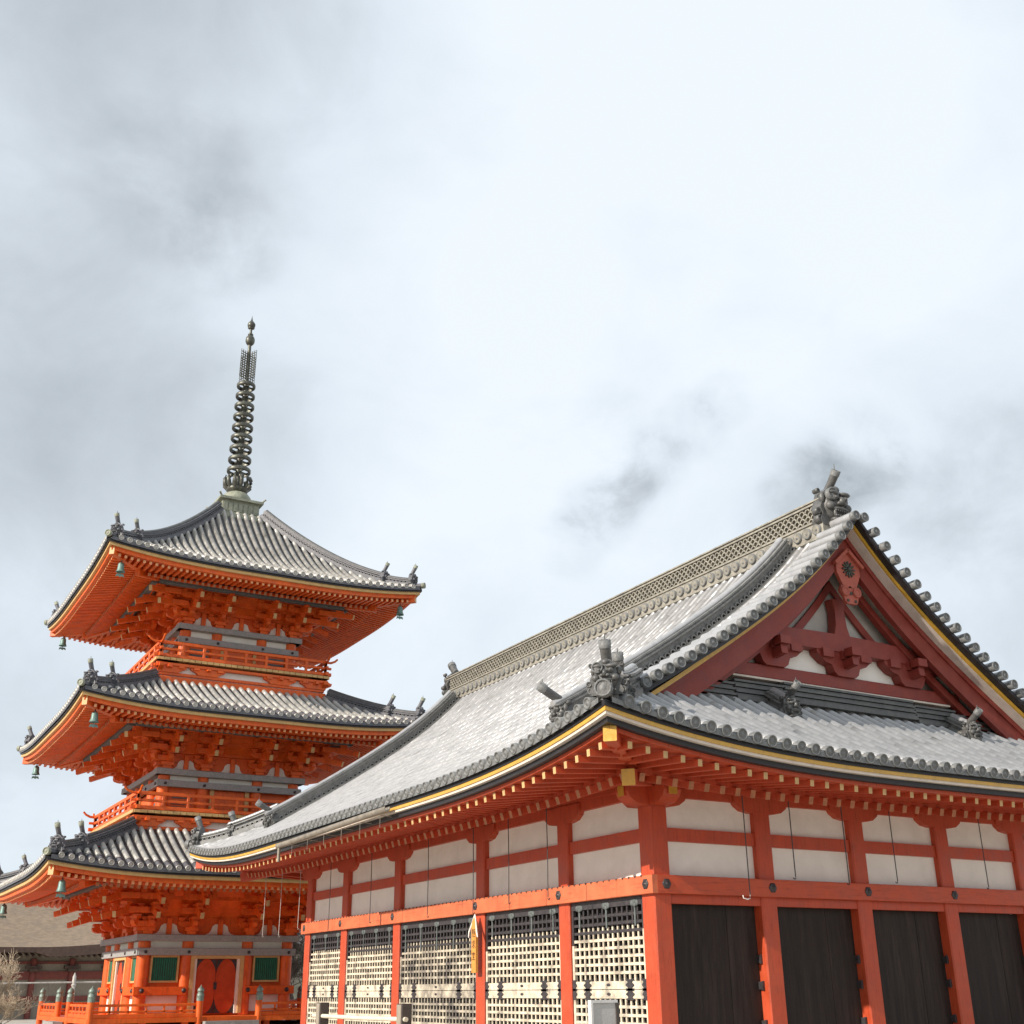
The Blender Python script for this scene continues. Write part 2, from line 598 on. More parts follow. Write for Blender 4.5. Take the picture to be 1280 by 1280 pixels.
def barrel(mb, S, a, d0, d1, r=.075, seg=.33, mi=0, end=1, n=6, disc=True, up=.012):
    """one row of round cover tiles up the slope; every tile is a little narrower at its upper end"""
    k = max(1, round((d1 - d0) / seg))
    sd = (S(a + .05, d0) - S(a - .05, d0)).normalized()
    sd.z *= 1
    vs, fs = [], []
    for i in range(k):
        jz, jr = random.gauss(0, .0004), 1 + random.gauss(0, .006)
        for t, rr in ((i / k, r), ((i + 1) / k, r * .97)):
            d = d0 + (d1 - d0) * t
            p = S(a, d) + Vector((0, 0, jz))
            tg = (S(a, d + .05) - S(a, d - .05)).normalized()
            u = sd.cross(tg)
            if u.z < 0:
                u = -u
            for j in range(n + 1):
                th = math.pi * j / n
                rr_ = rr * jr
                vs.append(p + sd * (math.cos(th) * rr_) + u * (math.sin(th) * rr + (up if 0 < j < n else -.01)))
    m = n + 1
    for i in range(k):
        o = 2 * i * m
        for j in range(n):
            fs.append((o + j, o + j + 1, o + m + j + 1, o + m + j))
        if i:                                     # little step where one tile laps the next
            for j in range(n):
                fs.append((o - m + j, o - m + j + 1, o + j + 1, o + j))
    mb.add(vs, fs, mi, True)
    if disc:
        p = S(a, d0)
        tg = (S(a, d0 + .1) - S(a, d0))
        tg.z *= .35
        tg.normalize()
        roundel(mb, p + Vector((0, 0, .018)) - tg * .01, -tg, r * 1.12, end)


def roundel(mb, c, ax, r, mi, n=14):
    """round tile end with a raised rim and a swirl boss"""
    mb.lathe([(r, -.10), (r, .014), (r * .80, .014), (r * .78, -.004), (r * .42, -.002), (r * .30, .010), (.001, .012)], c, n, mi, ax)


def pans(mb, S, a0, a1, d0, d1, seg=.28, mi=0):
    """strip of pan tiles between two rows of round tiles, each course stepping over the one below"""
    k = max(1, round((d1 - d0) / seg))
    vs, fs = [], []
    am = (a0 + a1) / 2
    for i in range(k):
        for t, dz in ((i / k, .014), ((i + 1) / k, 0)):
            d = d0 + (d1 - d0) * t
            for a, b in ((a0, .012), (am, -.018), (a1, .012)):
                vs.append(S(a, d) + Vector((0, 0, dz + b)))
    for r in range(2 * k - 1):
        for j in range(2):
            fs.append((3 * r + j, 3 * r + j + 1, 3 * r + j + 4, 3 * r + j + 3))
    mb.add(vs, fs, mi)


def tiled(S, length, pitch, dmax, mats=('tile', 'tile_end'), r=.075, a_lo=None, a_hi=None):
    mb = MB(*mats)
    n = int(round(length / pitch))
    pt = length / n
    for i in range(n):
        a = (i + .5) * pt
        dm = dmax(a)
        if dm > .2:
            barrel(mb, S, a, 0, dm, r)
    for i in range(n + 1):
        a0, a1 = max(.02, (i - .5) * pt), min(length - .02, (i + .5) * pt)
        dm = max(dmax(a0), dmax(a1))
        if min(dmax(a0), dmax(a1)) <= .02:
            continue
        dm = min(dmax(a0), dmax(a1))
        pans(mb, S, a0, a1, .0, dm)
        # front lip of the pan tile at the eave
        p0, p1 = S(a0, 0), S(a1, 0)
        mb.add([p0, p1, p1 - Vector((0, 0, .075)), p0 - Vector((0, 0, .075))], [(0, 1, 2, 3)], 1)
    return mb


def dm_long(a):
    q = min(a, LA - a)
    return DR - .02 if q >= VQ + .02 else q - .02


def dm_short(a):
    q = min(a, LB - a)
    return min(q - .02, SK)


tiled(s_left, LA, .255, dm_long).build('roof_slope', hall, 'long silvery tiled slope facing the sun')
tiled(s_right, LA, .51, dm_long, r=.12).build('roof_slope', hall)
tiled(s_front, LB, .285, dm_short, r=.082).build('skirt_roof', hall, 'tiled skirt roof below the gable')
tiled(s_back, LB, .57, dm_short, r=.12).build('skirt_roof', hall)


# ---- verge of each gable: short cross tiles, and a double row of long round tiles beside them
def verge(end):
    mb = MB('tile', 'tile_end', 'black')
    y0 = -E + VQ if end == 0 else LY + E - VQ
    sg = 1 if end == 0 else -1
    a0 = VQ if end == 0 else LA - VQ
    for S in (s_left, s_right):
        d = VQ - .35
        while d < DR - .1:
            p = S(a0, d)
            c = Vector((p.x, y0 - sg * .24 + random.gauss(0, .008), p.z + .115 + random.gauss(0, .004)))
            pp = [(math.cos(math.pi * 2 * j / 12) * .092, math.sin(math.pi * 2 * j / 12) * .092) for j in range(12)]
            v = [c + Vector((px, sg * yy, pz + yy * .02)) for yy in (0, .78) for px, pz in pp]
            mb.add(v, [(j, (j + 1) % 12, 12 + (j + 1) % 12, 12 + j) for j in range(12)], 0, True)
            roundel(mb, c, (0, -sg, 0), .094, 1)
            d += .235
    # dark under-course the cross tiles lie on
    for S in (s_left, s_right):
        pts = [S(a0, VQ - .5 + (DR - VQ + .5) * i / 24) for i in range(25)]
        pts = [Vector((p.x, y0 + sg * .2, p.z + .0)) for p in pts]
        mb.sweep(pts, [(-.34, -.055), (.3, -.055), (.3, .03), (-.34, .03)], (0, sg, 0), 2, up=(0, 0, 1))
    return mb


verge(0).build('verge_tiles', hall)
verge(1).build('verge_tiles', hall)


# ---- ridges
def crescents(mb, p0, p1, rows, out, z0, r=.075, mi=0, thick=.05):
    """openwork of overlapping half-round tiles along the side of a ridge (p0 -> p1 along its foot)"""
    p0, p1 = Vector(p0), Vector(p1)
    L = (p1 - p0).length
    d = (p1 - p0) / L
    n = int(L / (2 * r))
    o = Vector(out)
    up = Vector((0, 0, 1))
    for row in range(rows):
        for i in range(n):
            c = p0 + d * ((i + .5 + (.5 if row % 2 else 0)) * 2 * r) + up * (z0 + row * r * 1.02)
            vs, fs = [], []
            for k in range(6):
                t = math.pi * k / 5
                for rr, oo in ((r * .96, thick), (r * .62, thick), (r * .96, 0), (r * .62, 0)):
                    vs.append(c + d * (math.cos(t) * rr) + up * (math.sin(t) * rr) + o * oo)
            for k in range(5):
                b = 4 * k
                fs += [(b, b + 4, b + 5, b + 1), (b, b + 2, b + 6, b + 4), (b + 1, b + 5, b + 7, b + 3)]
            mb.add(vs, fs, mi)


def oni(name_parent, base, face, s=1.0, horns=1, mats=('ridge', 'tile_end'), fin=True, tilt=.55, horn_len=.55, side_horn=False, hr=None):
    """ridge-end ogre tile: shield plate with scrolled fins, knotted brow, eyes, snout and grinning jaw, round tile horn(s) above"""
    f = Vector(face).normalized()
    sd = f.cross(Vector((0, 0, 1))).normalized()
    up = Vector((0, 0, 1))
    B = Vector(base)

    def P(a, b, c):
        return B + sd * (a * s) + up * (b * s) + f * (c * s)
    mb = MB(*mats)
    ol = [(-.34, 0), (-.40, .10), (-.33, .22), (-.38, .36), (-.30, .52), (-.24, .70), (-.12, .80), (0, .84)]
    ol = ol + [(-x, y) for x, y in reversed(ol[:-1])]
    mb.prism([P(x, y, -.26) for x, y in ol], f * (.26 * s))

    def B_(a, b, c, r1, r2, r3):
        mb.T = Matrix.Translation(P(a, b, c)) @ Matrix((sd, f, up)).transposed().to_4x4()
        mb.ball((0, 0, 0), r1 * s, r2 * s, r3 * s, 0, 10, 7)
        mb.T = None
    B_(0, .44, -.02, .30, .17, .36)               # skull
    for q in (-1, 1):
        B_(q * .13, .53, .135, .075, .06, .065)   # eyeball
        B_(q * .13, .53, .185, .03, .03, .03)
        B_(q * .15, .63, .13, .14, .08, .05)      # brow
        B_(q * .22, .37, .10, .09, .08, .085)     # cheek
        B_(q * .065, .405, .19, .05, .05, .04)    # nostril
        B_(q * .145, .215, .13, .034, .034, .085)  # fang
        B_(q * .30, .56, -.02, .06, .07, .12)     # ear
        if fin:
            for a, b, r in ((.37, .12, .085), (.41, .27, .07), (.36, .70, .05)):
                mb.lathe([(.02 * s, -.08 * s), (r * s, -.07 * s), (r * s, .05 * s), (r * .6 * s, .06 * s), (r * .5 * s, .03 * s), (.01, .04 * s)], P(q * a, b, -.08), 10, 0, f)
    B_(0, .46, .17, .06, .09, .09)                # nose
    B_(0, .305, .13, .21, .08, .04)               # upper lip
    B_(0, .10, .08, .21, .13, .065)               # jaw
    B_(0, .74, .06, .09, .07, .07)                # forehead boss
    for k in range(-3, 4):
        B_(k * .05, .262, .165, .02, .02, .026)
        B_(k * .05, .155, .165, .02, .02, .022)
    for k in range(horns):
        hx = 0
        b0 = P(hx, .78, -.18)
        pts = []
        for i in range(6):
            t = i / 5
            pts.append(b0 + f * (horn_len * s * t * tilt) + up * (horn_len * s * (t ** 1.25)) * (1.15 - tilt * .5))
        hr_ = hr or .112 * s
        mb.tube(pts, [hr_ * (1 + .12 * (i / 5)) for i in range(6)], 12)
        dr = (pts[-1] - pts[-2]).normalized()
        roundel(mb, pts[-1] + dr * .01, dr, hr_ * 1.22, 1)
        mb.tube([pts[-1] + up * .02 - dr * .05, pts[-1] + up * (.16 * s + .05) - dr * .04], [.014, .006], 6)
    if side_horn:
        roundel(mb, P(.17, .60, .16), f, .13 * s, 1)
    return mb.build('ridge_end_tile', name_parent)


def main_ridge():
    y0, y1 = -.42, LY + .42
    z0 = hh(DR) - .02
    mb = MB('ridge_warm', 'tile_end')
    # stepped courses: foot, body, cap
    for w, za, zb in ((.36, -.25, .05), (.30, .05, .11), (.33, .11, .145), (.27, .145, .18), (.20, .18, .50), (.30, .50, .535), (.26, .535, .57), (.30, .57, .60)):
        mb.box(XC - w, XC + w, y0, y1, z0 + za, z0 + zb)
    for sg in (-1, 1):
        crescents(mb, (XC + sg * .20, y0, z0), (XC + sg * .20, y1, z0), 4, (sg, 0, 0), .185, .078, 0, .07)
        y = y0 + .15
        while y < y1:                             # row of round tile ends along the foot of the ridge
            roundel(mb, (XC + sg * .40, y, z0 - .08), (sg, 0, -.15), .105, 1)
            mb.tube([(XC + sg * .41, y, z0 - .08), (XC + sg * .2, y, z0 - .02)], .09, 8, 0)
            y += .27
    mb.tube([(XC, y0, z0 + .62), (XC, y1, z0 + .62)], .12, 12)
    mb.build('main_ridge', hall)


main_ridge()


def run_ridge(pts, name, hgt=.34, w=.14, side=None, cap=.085, holes=True, mats=('ridge_run', 'black', 'tile'), parent=None):
    """ridge of layered flat tiles running along pts (surface points), with an openwork band and a round cap"""
    mb = MB(*mats)
    pts = [Vector(p) for p in pts]
    sides = []
    for i in range(len(pts)):
        d = (pts[min(i + 1, len(pts) - 1)] - pts[max(i - 1, 0)])
        sides.append(Vector((d.y, -d.x, 0)).normalized())
    for a, b, ww in ((-.06, .07, w + .05), (.07, .10, w + .02), (.10, hgt - .09, w - .03), (hgt - .09, hgt - .06, w + .03), (hgt - .06, hgt - .03, w), (hgt - .03, hgt, w + .025)):
        mb.sweep(pts, [(-ww, a), (ww, a), (ww, b), (-ww, b)], sides, 0)
    mb.sweep(pts, [(math.cos(math.pi * k / 6) * cap, hgt + math.sin(math.pi * k / 6) * cap) for k in range(7)], sides, 2, True)
    if holes:
        # dark openings and small tile arches along both faces
        acc, step = 0, .15
        for i in range(len(pts) - 1):
            a, b = pts[i], pts[i + 1]
            L = (b - a).length
            d = (b - a) / L
            u = sides[i].cross(d)
            if u.z < 0:
                u = -u
            t = step - acc
            while t < L:
                for sg in (-1, 1):
                    for row in range(max(1, int((hgt - .2) / .09))):
                        c = a + d * (t + (.075 if row % 2 else 0)) + sides[i] * (sg * (w - .03)) + u * (.105 + row * .085)
                        n = sides[i] * sg
                        v, f = [], []
                        for k in range(5):
                            th = math.pi * k / 4
                            for rr, oo in ((.072, .045), (.045, .045), (.072, 0), (.045, 0)):
                                v.append(c + d * math.cos(th) * rr + u * math.sin(th) * rr + n * oo)
                        for k in range(4):
                            q = 4 * k
                            f += [(q, q + 4, q + 5, q + 1), (q, q + 2, q + 6, q + 4), (q + 1, q + 5, q + 7, q + 3)]
                        mb.add(v, f, 0)
                        ss = .04
                        mb.add([c - d * ss + n * .004, c + d * ss + n * .004, c + d * ss * .6 + u * .05 + n * .004, c - d * ss * .6 + u * .05 + n * .004], [(0, 1, 2, 3)], 1)
                t += step
            acc = L - (t - step)
    return mb.build(name, parent or hall)


# ridge ends of the main ridge
oni(hall, (XC, -.44, hh(DR) - .02), (0, -1, 0), 1.02, 1, tilt=.75, horn_len=.42, side_horn=True, hr=.08)
oni(hall, (XC, LY + .44, hh(DR) - .02), (0, 1, 0), .95, 1, tilt=.75, horn_len=.45)

# descending ridges beside each gable and the round rolls between them and the verge
for S in (s_left, s_right):
    for aa in (E + .52, LA - E - .52):
        ds = [1.35 + (DR - .34 - 1.35) * i / 26 for i in range(27)]
        pts = [S(aa, d) + Vector((0, 0, .03)) for d in ds]
        run_ridge(pts, 'descending_ridge', .36, .15)
        p = S(aa, 1.28)
        fx = (S(aa, 1.2) - S(aa, 1.4))
        fx.z *= .5
        oni(hall, p + Vector((0, 0, -.02)), (fx.x, 0, 0), .62, 1, tilt=1.2, horn_len=.62)


# hip ridges in two stages
def hip(sx, sy, q0, q1, z=.03):
    n = 14
    P = []
    for i in range(n + 1):
        q = q0 + (q1 - q0) * i / n
        x = -E + q if sx < 0 else LX + E - q
        y = -E + q if sy < 0 else LY + E - q
        P.append(Vector((x, y, hz(q, q) + z)))
    return P


for sx in (-1, 1):
    for sy in (-1, 1):
        fd = Vector((sx, sy, 0))
        run_ridge(hip(sx, sy, .95, 2.0, .05), 'hip_ridge', .34, .13)
        run_ridge(hip(sx, sy, .22, 1.0, .03), 'hip_ridge', .24, .11)
        p = hip(sx, sy, .95, 1.2)[0]
        oni(hall, p + Vector((0, 0, 0)), fd, .50, 1, tilt=.45, horn_len=.62, hr=.075)
        p = hip(sx, sy, .20, .5)[0]
        oni(hall, p + Vector((0, 0, .0)), fd, .62, 1, tilt=.45, horn_len=.48, side_horn=True, hr=.074)
        mb = MB('ridge', 'tile_end')
        pc = hip(sx, sy, .02, .3)[0]
        mb.tube([pc + Vector((0, 0, .03)) - fd * .3, pc + Vector((0, 0, .05)) + fd * .02], .10, 12)
        roundel(mb, pc + Vector((0, 0, .05)) + fd * .02, fd, .125, 1)
        mb.build('corner_tile', hall)


# flat ridge where the skirt roof meets the gable wall, with little ogre tiles standing on it
def gable_foot(end):
    sg = -1 if end == 0 else 1
    yb = 0 if end == 0 else LY
    z = hh(SK)
    mb = MB('ridge', 'white')
    n = 12
    x0, x1 = .72, LX - .72
    for k, (za, zb, dep) in enumerate(((-.03, .06, .34), (.06, .11, .28), (.11, .16, .31), (.16, .21, .27), (.21, .26, .30), (.26, .31, .25), (.31, .36, .28))):
        for xa, xb, dz in ((x0, x0 + 1.05, -.14), (x0 + 1.05, XC - 1.65, -.07), (XC - 1.65, XC + 1.65, 0), (XC + 1.65, x1 - 1.05, -.07), (x1 - 1.05, x1, -.14)):
            mb.box(xa, xb - .012, min(yb, yb + sg * dep), max(yb, yb + sg * dep), z + za + dz, z + zb + dz - .012)
    mb.box(x0 + 1.1, x1 - 1.1, min(yb + sg * .02, yb + sg * .20), max(yb + sg * .02, yb + sg * .20), z + .36, z + .395, 1)
    mb.build('gable_foot_ridge', hall)
    for xo in (XC - 2.0, XC + 2.6):
        run_ridge([Vector((xo, yb + sg * (.2 + .25 * i), hh(SK - .2 - .25 * i) + .02)) for i in range(3)], 'gable_foot_ridge', .26, .12, holes=False)
        oni(hall, (xo, yb + sg * .78, hh(SK - .78) + .02), (0, sg, 0), .52, 1, tilt=1.0, horn_len=.55)


gable_foot(0)
gable_foot(1)


# ---- gable triangles
def gable(end):
    sg = -1 if end == 0 else 1                   # outward
    yb = 0 if end == 0 else LY
    yv = yb + sg * (E - VQ)                      # verge plane

    def prof(t, dz):                             # point on the roof line, t = horizontal distance from the ridge
        return hh(DR - t) + dz
    T = [i * (DR - VQ + .12) / 28 for i in range(29)]
    for s_ in (-1, 1):
        def strip(name, matl, ya, yb_, za, zb, T=T, lab=None):
            mb = MB(matl)
            top = [Vector((XC + s_ * t, 0, prof(t, za))) for t in T]
            bot = [Vector((XC + s_ * t, 0, prof(t, zb))) for t in T]
            v = []
            for a, b in zip(top, bot):
                v += [(a.x, ya, a.z), (a.x, yb_, a.z), (b.x, yb_, b.z), (b.x, ya, b.z)]
            f = [(4 * i + k, 4 * i + (k + 1) % 4, 4 * i + 4 + (k + 1) % 4, 4 * i + 4 + k) for i in range(len(T) - 1) for k in range(4)]
            f += [(0, 1, 2, 3), (4 * len(T) - 4, 4 * len(T) - 3, 4 * len(T) - 2, 4 * len(T) - 1)]
            mb.add(v, f)
            mb.build(name, hall, lab)
        strip('verge_edge', 'gold', yv + sg * .0, yv - sg * .04, -.06, -.14)
        strip('verge_board', 'white', yv - sg * .045, yv - sg * .34, -.07, -.15)
        strip('bargeboard', 'gable_red_shaded', yv - sg * .30, yv - sg * .42, -.155, -.66)
        strip('bargeboard_edge', 'gable_red_shaded', yv - sg * .26, yv - sg * .30, -.155, -.28)
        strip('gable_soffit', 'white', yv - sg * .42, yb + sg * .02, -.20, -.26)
        strip('gable_purlin', 'gable_red_shaded', yb + sg * .28, yb + sg * .16, -.62, -.80)
        strip('gable_rafter', 'gable_red_shaded', yb + sg * .06, yb + sg * .01, -1.02, -1.22, [t for t in T if t < 3.7])
    # plaster wall
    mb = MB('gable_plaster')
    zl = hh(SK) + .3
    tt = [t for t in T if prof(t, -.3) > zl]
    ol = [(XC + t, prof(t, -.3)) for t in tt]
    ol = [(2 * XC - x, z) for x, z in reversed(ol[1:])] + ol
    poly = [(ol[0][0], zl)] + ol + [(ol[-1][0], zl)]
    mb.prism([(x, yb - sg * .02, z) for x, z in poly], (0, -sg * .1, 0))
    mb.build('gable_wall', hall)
    for q in (-1, 1):                             # whitewashed fields between the brackets
        mb = MB('plaster')
        mb.box(XC + q * .95 - .62, XC + q * .95 + .62, min(yb - sg * .02, yb + sg * .012), max(yb - sg * .02, yb + sg * .012), 6.92, 7.40)
        mb.build('gable_panel', hall)
    # timbers
    mb = MB('gable_red_shaded')
    y0, y1 = yb + sg * .02, yb + sg * .16
    a, b = min(y0, y1), max(y0, y1)
    mb.beam((XC - 3.1, (a + b) / 2, 6.79), (XC + 3.1, (a + b) / 2, 6.79), .14, .25, 0, .02)
    mb.build('gable_beam', hall)
    # rainbow beam with a gentle arch
    mb = MB('gable_red_shaded')
    ol = []
    n = 14
    for i in range(n + 1):
        u = -1 + 2 * i / n
        ol.append((XC + u * 2.55, 7.70 - .10 * u * u))
    for i in range(n + 1):
        u = 1 - 2 * i / n
        ol.append((XC + u * 2.55, 7.36 - .14 * u ** 4))
    mb.prism([(x, yb + sg * .03, z) for x, z in ol], (0, sg * .22, 0))
    mb.build('gable_rainbow_beam', hall)
    mb = MB('gable_red_shaded')
    ol = [(-.20, 0), (-.14, .20), (-.12, .5), (-.17, .72), (.17, .72), (.12, .5), (.14, .20), (.20, 0)]
    mb.prism([(XC + x, yb + sg * .03, 7.69 + z) for x, z in ol], (0, sg * .20, 0))
    mb.build('king_strut', hall)
    for xo, sc in ((0, 1), (-1.75, 1), (1.75, 1)):
        mb = MB('gable_red_shaded', 'ochre')
        ol = [(-.72, .50), (-.70, .38), (-.52, .24), (-.36, .20), (-.30, .06), (-.22, 0), (.22, 0), (.30, .06), (.36, .20), (.52, .24), (.70, .38), (.72, .50)]
        mb.prism([(XC + xo + x * sc, yb + sg * .03, 6.90 + z) for x, z in ol], (0, sg * .20, 0))
        for k in (-.48, 0, .48):
            mb.box(XC + xo + k - .13, XC + xo + k + .13, min(yb + sg * .2, yb + sg * .30), max(yb + sg * .2, yb + sg * .30), 7.22, 7.38)
        mb.beam((XC + xo, yb + sg * .1, 7.12), (XC + xo, yb + sg * .48, 7.16), .15, .17, 0, .02, end_mi=0)
        mb.box(XC + xo - .12, XC + xo + .12, min(yb + sg * .34, yb + sg * .54), max(yb + sg * .34, yb + sg * .54), 7.25, 7.40)
        for q in (-1, 1):                         # carved leaf noses
            mb.ball((XC + xo + q * .40, yb + sg * .22, 7.30), .17, .06, .10)
        mb.build('gable_bracket', hall)
    # pendant: hexagonal board with a metal rosette above a scrolled drop
    zt = prof(0, -.72) + .02
    yp = yv - sg * .26
    mb = MB('pendant', 'rosette')
    ol = [(0, .36), (.30, .14), (.30, -.06), (.16, -.34), (-.16, -.34), (-.30, -.06), (-.30, .14)]
    mb.prism([(XC + x, yp, zt - .28 + z) for x, z in ol], (0, -sg * .07, 0))
    rim = [(x * 1.0, z) for x, z in ol]
    for (x, z), (x2, z2) in (((-.36, .10), (0, .42)), ((0, .42), (.36, .10))):
        mb.beam((XC + x, yp + sg * .03, zt - .28 + z), (XC + x2, yp + sg * .03, zt - .28 + z2), .08, .07)
    drop = []
    for k in range(15):
        th = math.pi * k / 14
        drop.append((-.24 * math.cos(th) * (1 + .12 * math.cos(6 * th)), -.42 - .25 * math.sin(th) * (1 + .06 * math.cos(6 * th))))
    drop += [(.22, -.30), (.10, -.36), (0, -.30), (-.10, -.36), (-.22, -.30)]
    mb.prism([(XC + x, yp, zt - .28 + z) for x, z in drop], (0, -sg * .06, 0))
    for q in (-1, 1):
        mb.lathe([(.10, 0), (.10, .03), (.07, .035), (.06, .01), (.02, .03), (.001, .03)], (XC + q * .15, yp + sg * .005, zt - .28 - .42), 12, 0, (0, sg, 0))
        mb.lathe([(.03, 0), (.03, .012), (.001, .012)], (XC + q * .10, yp + sg * .005, zt - .28 - .60), 8, 1, (0, sg, 0))
    mb.lathe([(.035, 0), (.035, .012), (.001, .012)], (XC, yp + sg * .005, zt - .28 - .45), 8, 1, (0, sg, 0))
    for k in range(12):
        th = math.pi * 2 * k / 12
        mb.beam((XC, yp + sg * .02, zt - .25), (XC + math.cos(th) * .16, yp + sg * .015, zt - .25 + math.sin(th) * .16), .035, .03, 1)
    mb.lathe([(.06, 0), (.05, .05), (.02, .07), (.001, .07)], (XC, yp + sg * .01, zt - .25), 10, 1, (0, sg, 0))
    mb.build('gable_pendant', hall)


gable(0)
gable(1)


# ---- eaves: edge boards, soffit, two tiers of rafters
def eave_pt(side, a, out, z):
    """a along the eave from its first corner; out = metres out from the wall line"""
    if side == 'left':
        return Vector((-out, -E + a, z))
    if side == 'front':
        return Vector((-E + a, -out, z))
    if side == 'right':
        return Vector((LX + out, -E + a, z))
    return Vector((-E + a, LY + out, z))


def eave_len(side):
    return LA if side in ('left', 'right') else LB


def eave(side):
    L = eave_len(side)
    n = 70

    def ring(o, z, k):
        ins = E - o
        a = ins + (L - 2 * ins) * k / n
        q = min(a, L - a)
        return eave_pt(side, a, o, z + lift(q))

    def band(name, matl, o0, o1, z0, z1, lab=None):
        mb = MB(matl)
        v = []
        for k in range(n + 1):
            v += [ring(o0, z1, k), ring(o1, z1, k), ring(o1, z0, k), ring(o0, z0, k)]
        f = [(4 * i + k, 4 * i + (k + 1) % 4, 4 * i + 4 + (k + 1) % 4, 4 * i + 4 + k) for i in range(n) for k in range(4)]
        f += [(0, 1, 2, 3), (4 * n, 4 * n + 1, 4 * n + 2, 4 * n + 3)]
        mb.add(v, f)
        mb.build(name, hall, lab)
    band('tile_bed', 'black', 2.57, 2.2, 4.665, 4.75)
    band('eave_edge', 'gold', 2.555, 2.30, 4.608, 4.664)
    band('eave_board', 'white', 2.535, 2.30, 4.565, 4.6075)
    band('black_eave_board', 'black', 2.46, 2.25, 4.485, 4.5645)
    band('rafter_fascia', 'red', 2.36, 2.18, 4.43, 4.4845)
    # soffit boards
    mb = MB('red')
    v = []
    for k in range(n + 1):
        for o, z in ((2.30, 4.46), (1.30, 4.60), (1.25, 4.56), (.1, 4.96)):
            ins = E - o
            a = ins + (L - 2 * ins) * k / n
            q = min(a, L - a)
            v.append(eave_pt(side, a, o, z + lift(q, (E - o) * .8)))
    f = [(4 * i + k, 4 * i + k + 1, 4 * i + 5 + k, 4 * i + 4 + k) for i in range(n) for k in range(3)]
    mb.add(v, f)
    mb.build('soffit', hall)
    # rafters
    pitch = .305
    m = int((L - .9) / pitch)
    a0 = (L - (m - 1) * pitch) / 2
    out_ = []
    for i in range(m):
        a = a0 + i * pitch
        q = min(a, L - a)
        ins = max(q, .0)
        # flying rafter
        o_in = max(1.15, E - q + .06)
        if o_in < 2.2:
            z0 = 4.385 + lift(q, .3) * .95
            z1 = 4.385 + .13 * (2.3 - o_in) + lift(q, (E - o_in) * .8) * .95
            out_.append((eave_pt(side, a, o_in, z1 + .0), eave_pt(side, a, 2.3, z0), .078, .10, 1))
        o_in = max(.0, E - q + .06)
        if o_in < 1.2:
            z0 = 4.34 + lift(q, 1.2)
            z1 = 4.34 + .33 * (1.3 - o_in) + lift(q, (E - o_in) * .8)
            out_.append((eave_pt(side, a, o_in, z1), eave_pt(side, a, 1.3, z0), .095, .125, 2))
    # beam that carries the flying rafters
    mb = MB('red')
    v = []
    for k in range(n + 1):
        for o, z in ((1.22, 4.52), (1.10, 4.52), (1.10, 4.42), (1.22, 4.42)):
            ins = E - o
            a = ins + (L - 2 * ins) * k / n
            q = min(a, L - a)
            v.append(eave_pt(side, a, o, z + lift(q, 1.2)))
    f = [(4 * i + k, 4 * i + (k + 1) % 4, 4 * i + 4 + (k + 1) % 4, 4 * i + 4 + k) for i in range(n) for k in range(4)]
    mb.add(v, f)
    mb.build('rafter_beam', hall)
    return out_


def emit_rafters(items, parent, red, ends='cream', count=100):
    items.sort(key=lambda t: (t[1] - CAM).length)
    for p0, p1, w, h, em in items[:count]:
        mb = MB(red, ends, 'shaded_end')
        mb.beam(p0, p1, w, h, 0, .006, end_mi=em)
        mb.build('rafter', parent)
    mb = MB(red, ends, 'shaded_end')
    for p0, p1, w, h, em in items[count:]:
        mb.beam(p0, p1, w, h, 0, .006, end_mi=em)
    o = mb.build('rafter', parent)
    o['kind'] = 'stuff'


rafts = eave('left') + eave('front')
eave('right')
eave('back')
emit_rafters(rafts, hall, 'red')

for sx in (-1, 1):                               # hip rafters
    for sy in (-1, 1):
        X = lambda o: -o if sx < 0 else LX + o
        Y = lambda o: -o if sy < 0 else LY + o
        mb = MB('red', 'gold')
        mb.beam((X(.6), Y(.6), 4.72), (X(2.36), Y(2.36), 4.83), .19, .24, 0, .01, end_mi=1)
        mb.build('hip_rafter', hall)
        mb = MB('red', 'gold')
        mb.beam((X(-.1), Y(-.1), 4.74), (X(1.38), Y(1.38), 4.44), .20, .24, 0, .01, end_mi=1)
        mb.build('hip_rafter', hall)

# gutter along the far half of the sunny eave
mb = MB('gutter')
pts = []
for i in range(20):
    a = E + 4.3 + 5.9 * i / 19
    pts.append(eave_pt('left', a, 2.70, 4.62 + lift(min(a, LA - a)) - .004 * i))
prof = [(x * .8, y * .8) for x, y in [(-.07, .05), (-.075, -.01), (-.05, -.06), (0, -.075), (.05, -.06), (.075, -.01), (.07, .05), (.055, .05), (.055, -.01), (.035, -.045), (0, -.06), (-.035, -.045), (-.055, -.01), (-.055, .05)]]
mb.sweep(pts, prof, (1, 0, 0), 0, True, up=(0, 0, 1))
mb.tube([pts[-1] + Vector((0, -.1, -.04)), pts[-1] + Vector((.0, -.1, -.34))], .035, 10)
for i in range(1, 19, 3):
    mb.beam(pts[i] + Vector((0, 0, -.08)), pts[i] + Vector((.3, 0, -.10)), .02, .012)
    mb.beam(pts[i] + Vector((.0, 0, -.08)), pts[i] + Vector((.0, 0, -.30)), .008, .008)
mb.build('gutter', hall)

# ---- walls
Z0 = .42
mb = MB('stone')
mb.box(-1.3, LX + 1.3, -1.3, LY + 1.3, -.1, .30, 0)
mb.box(-1.38, LX + 1.38, -1.38, LY + 1.38, .30, .42, 0)
mb.build('stone_base', hall)
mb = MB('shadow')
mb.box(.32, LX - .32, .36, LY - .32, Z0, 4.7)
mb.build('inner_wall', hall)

ZB0, ZB1 = 2.938, 3.221                          # long waist beam
ZM0, ZM1 = 3.762, 3.971                          # rail between the plaster panels
ZT = 4.462                                       # top of the plaster


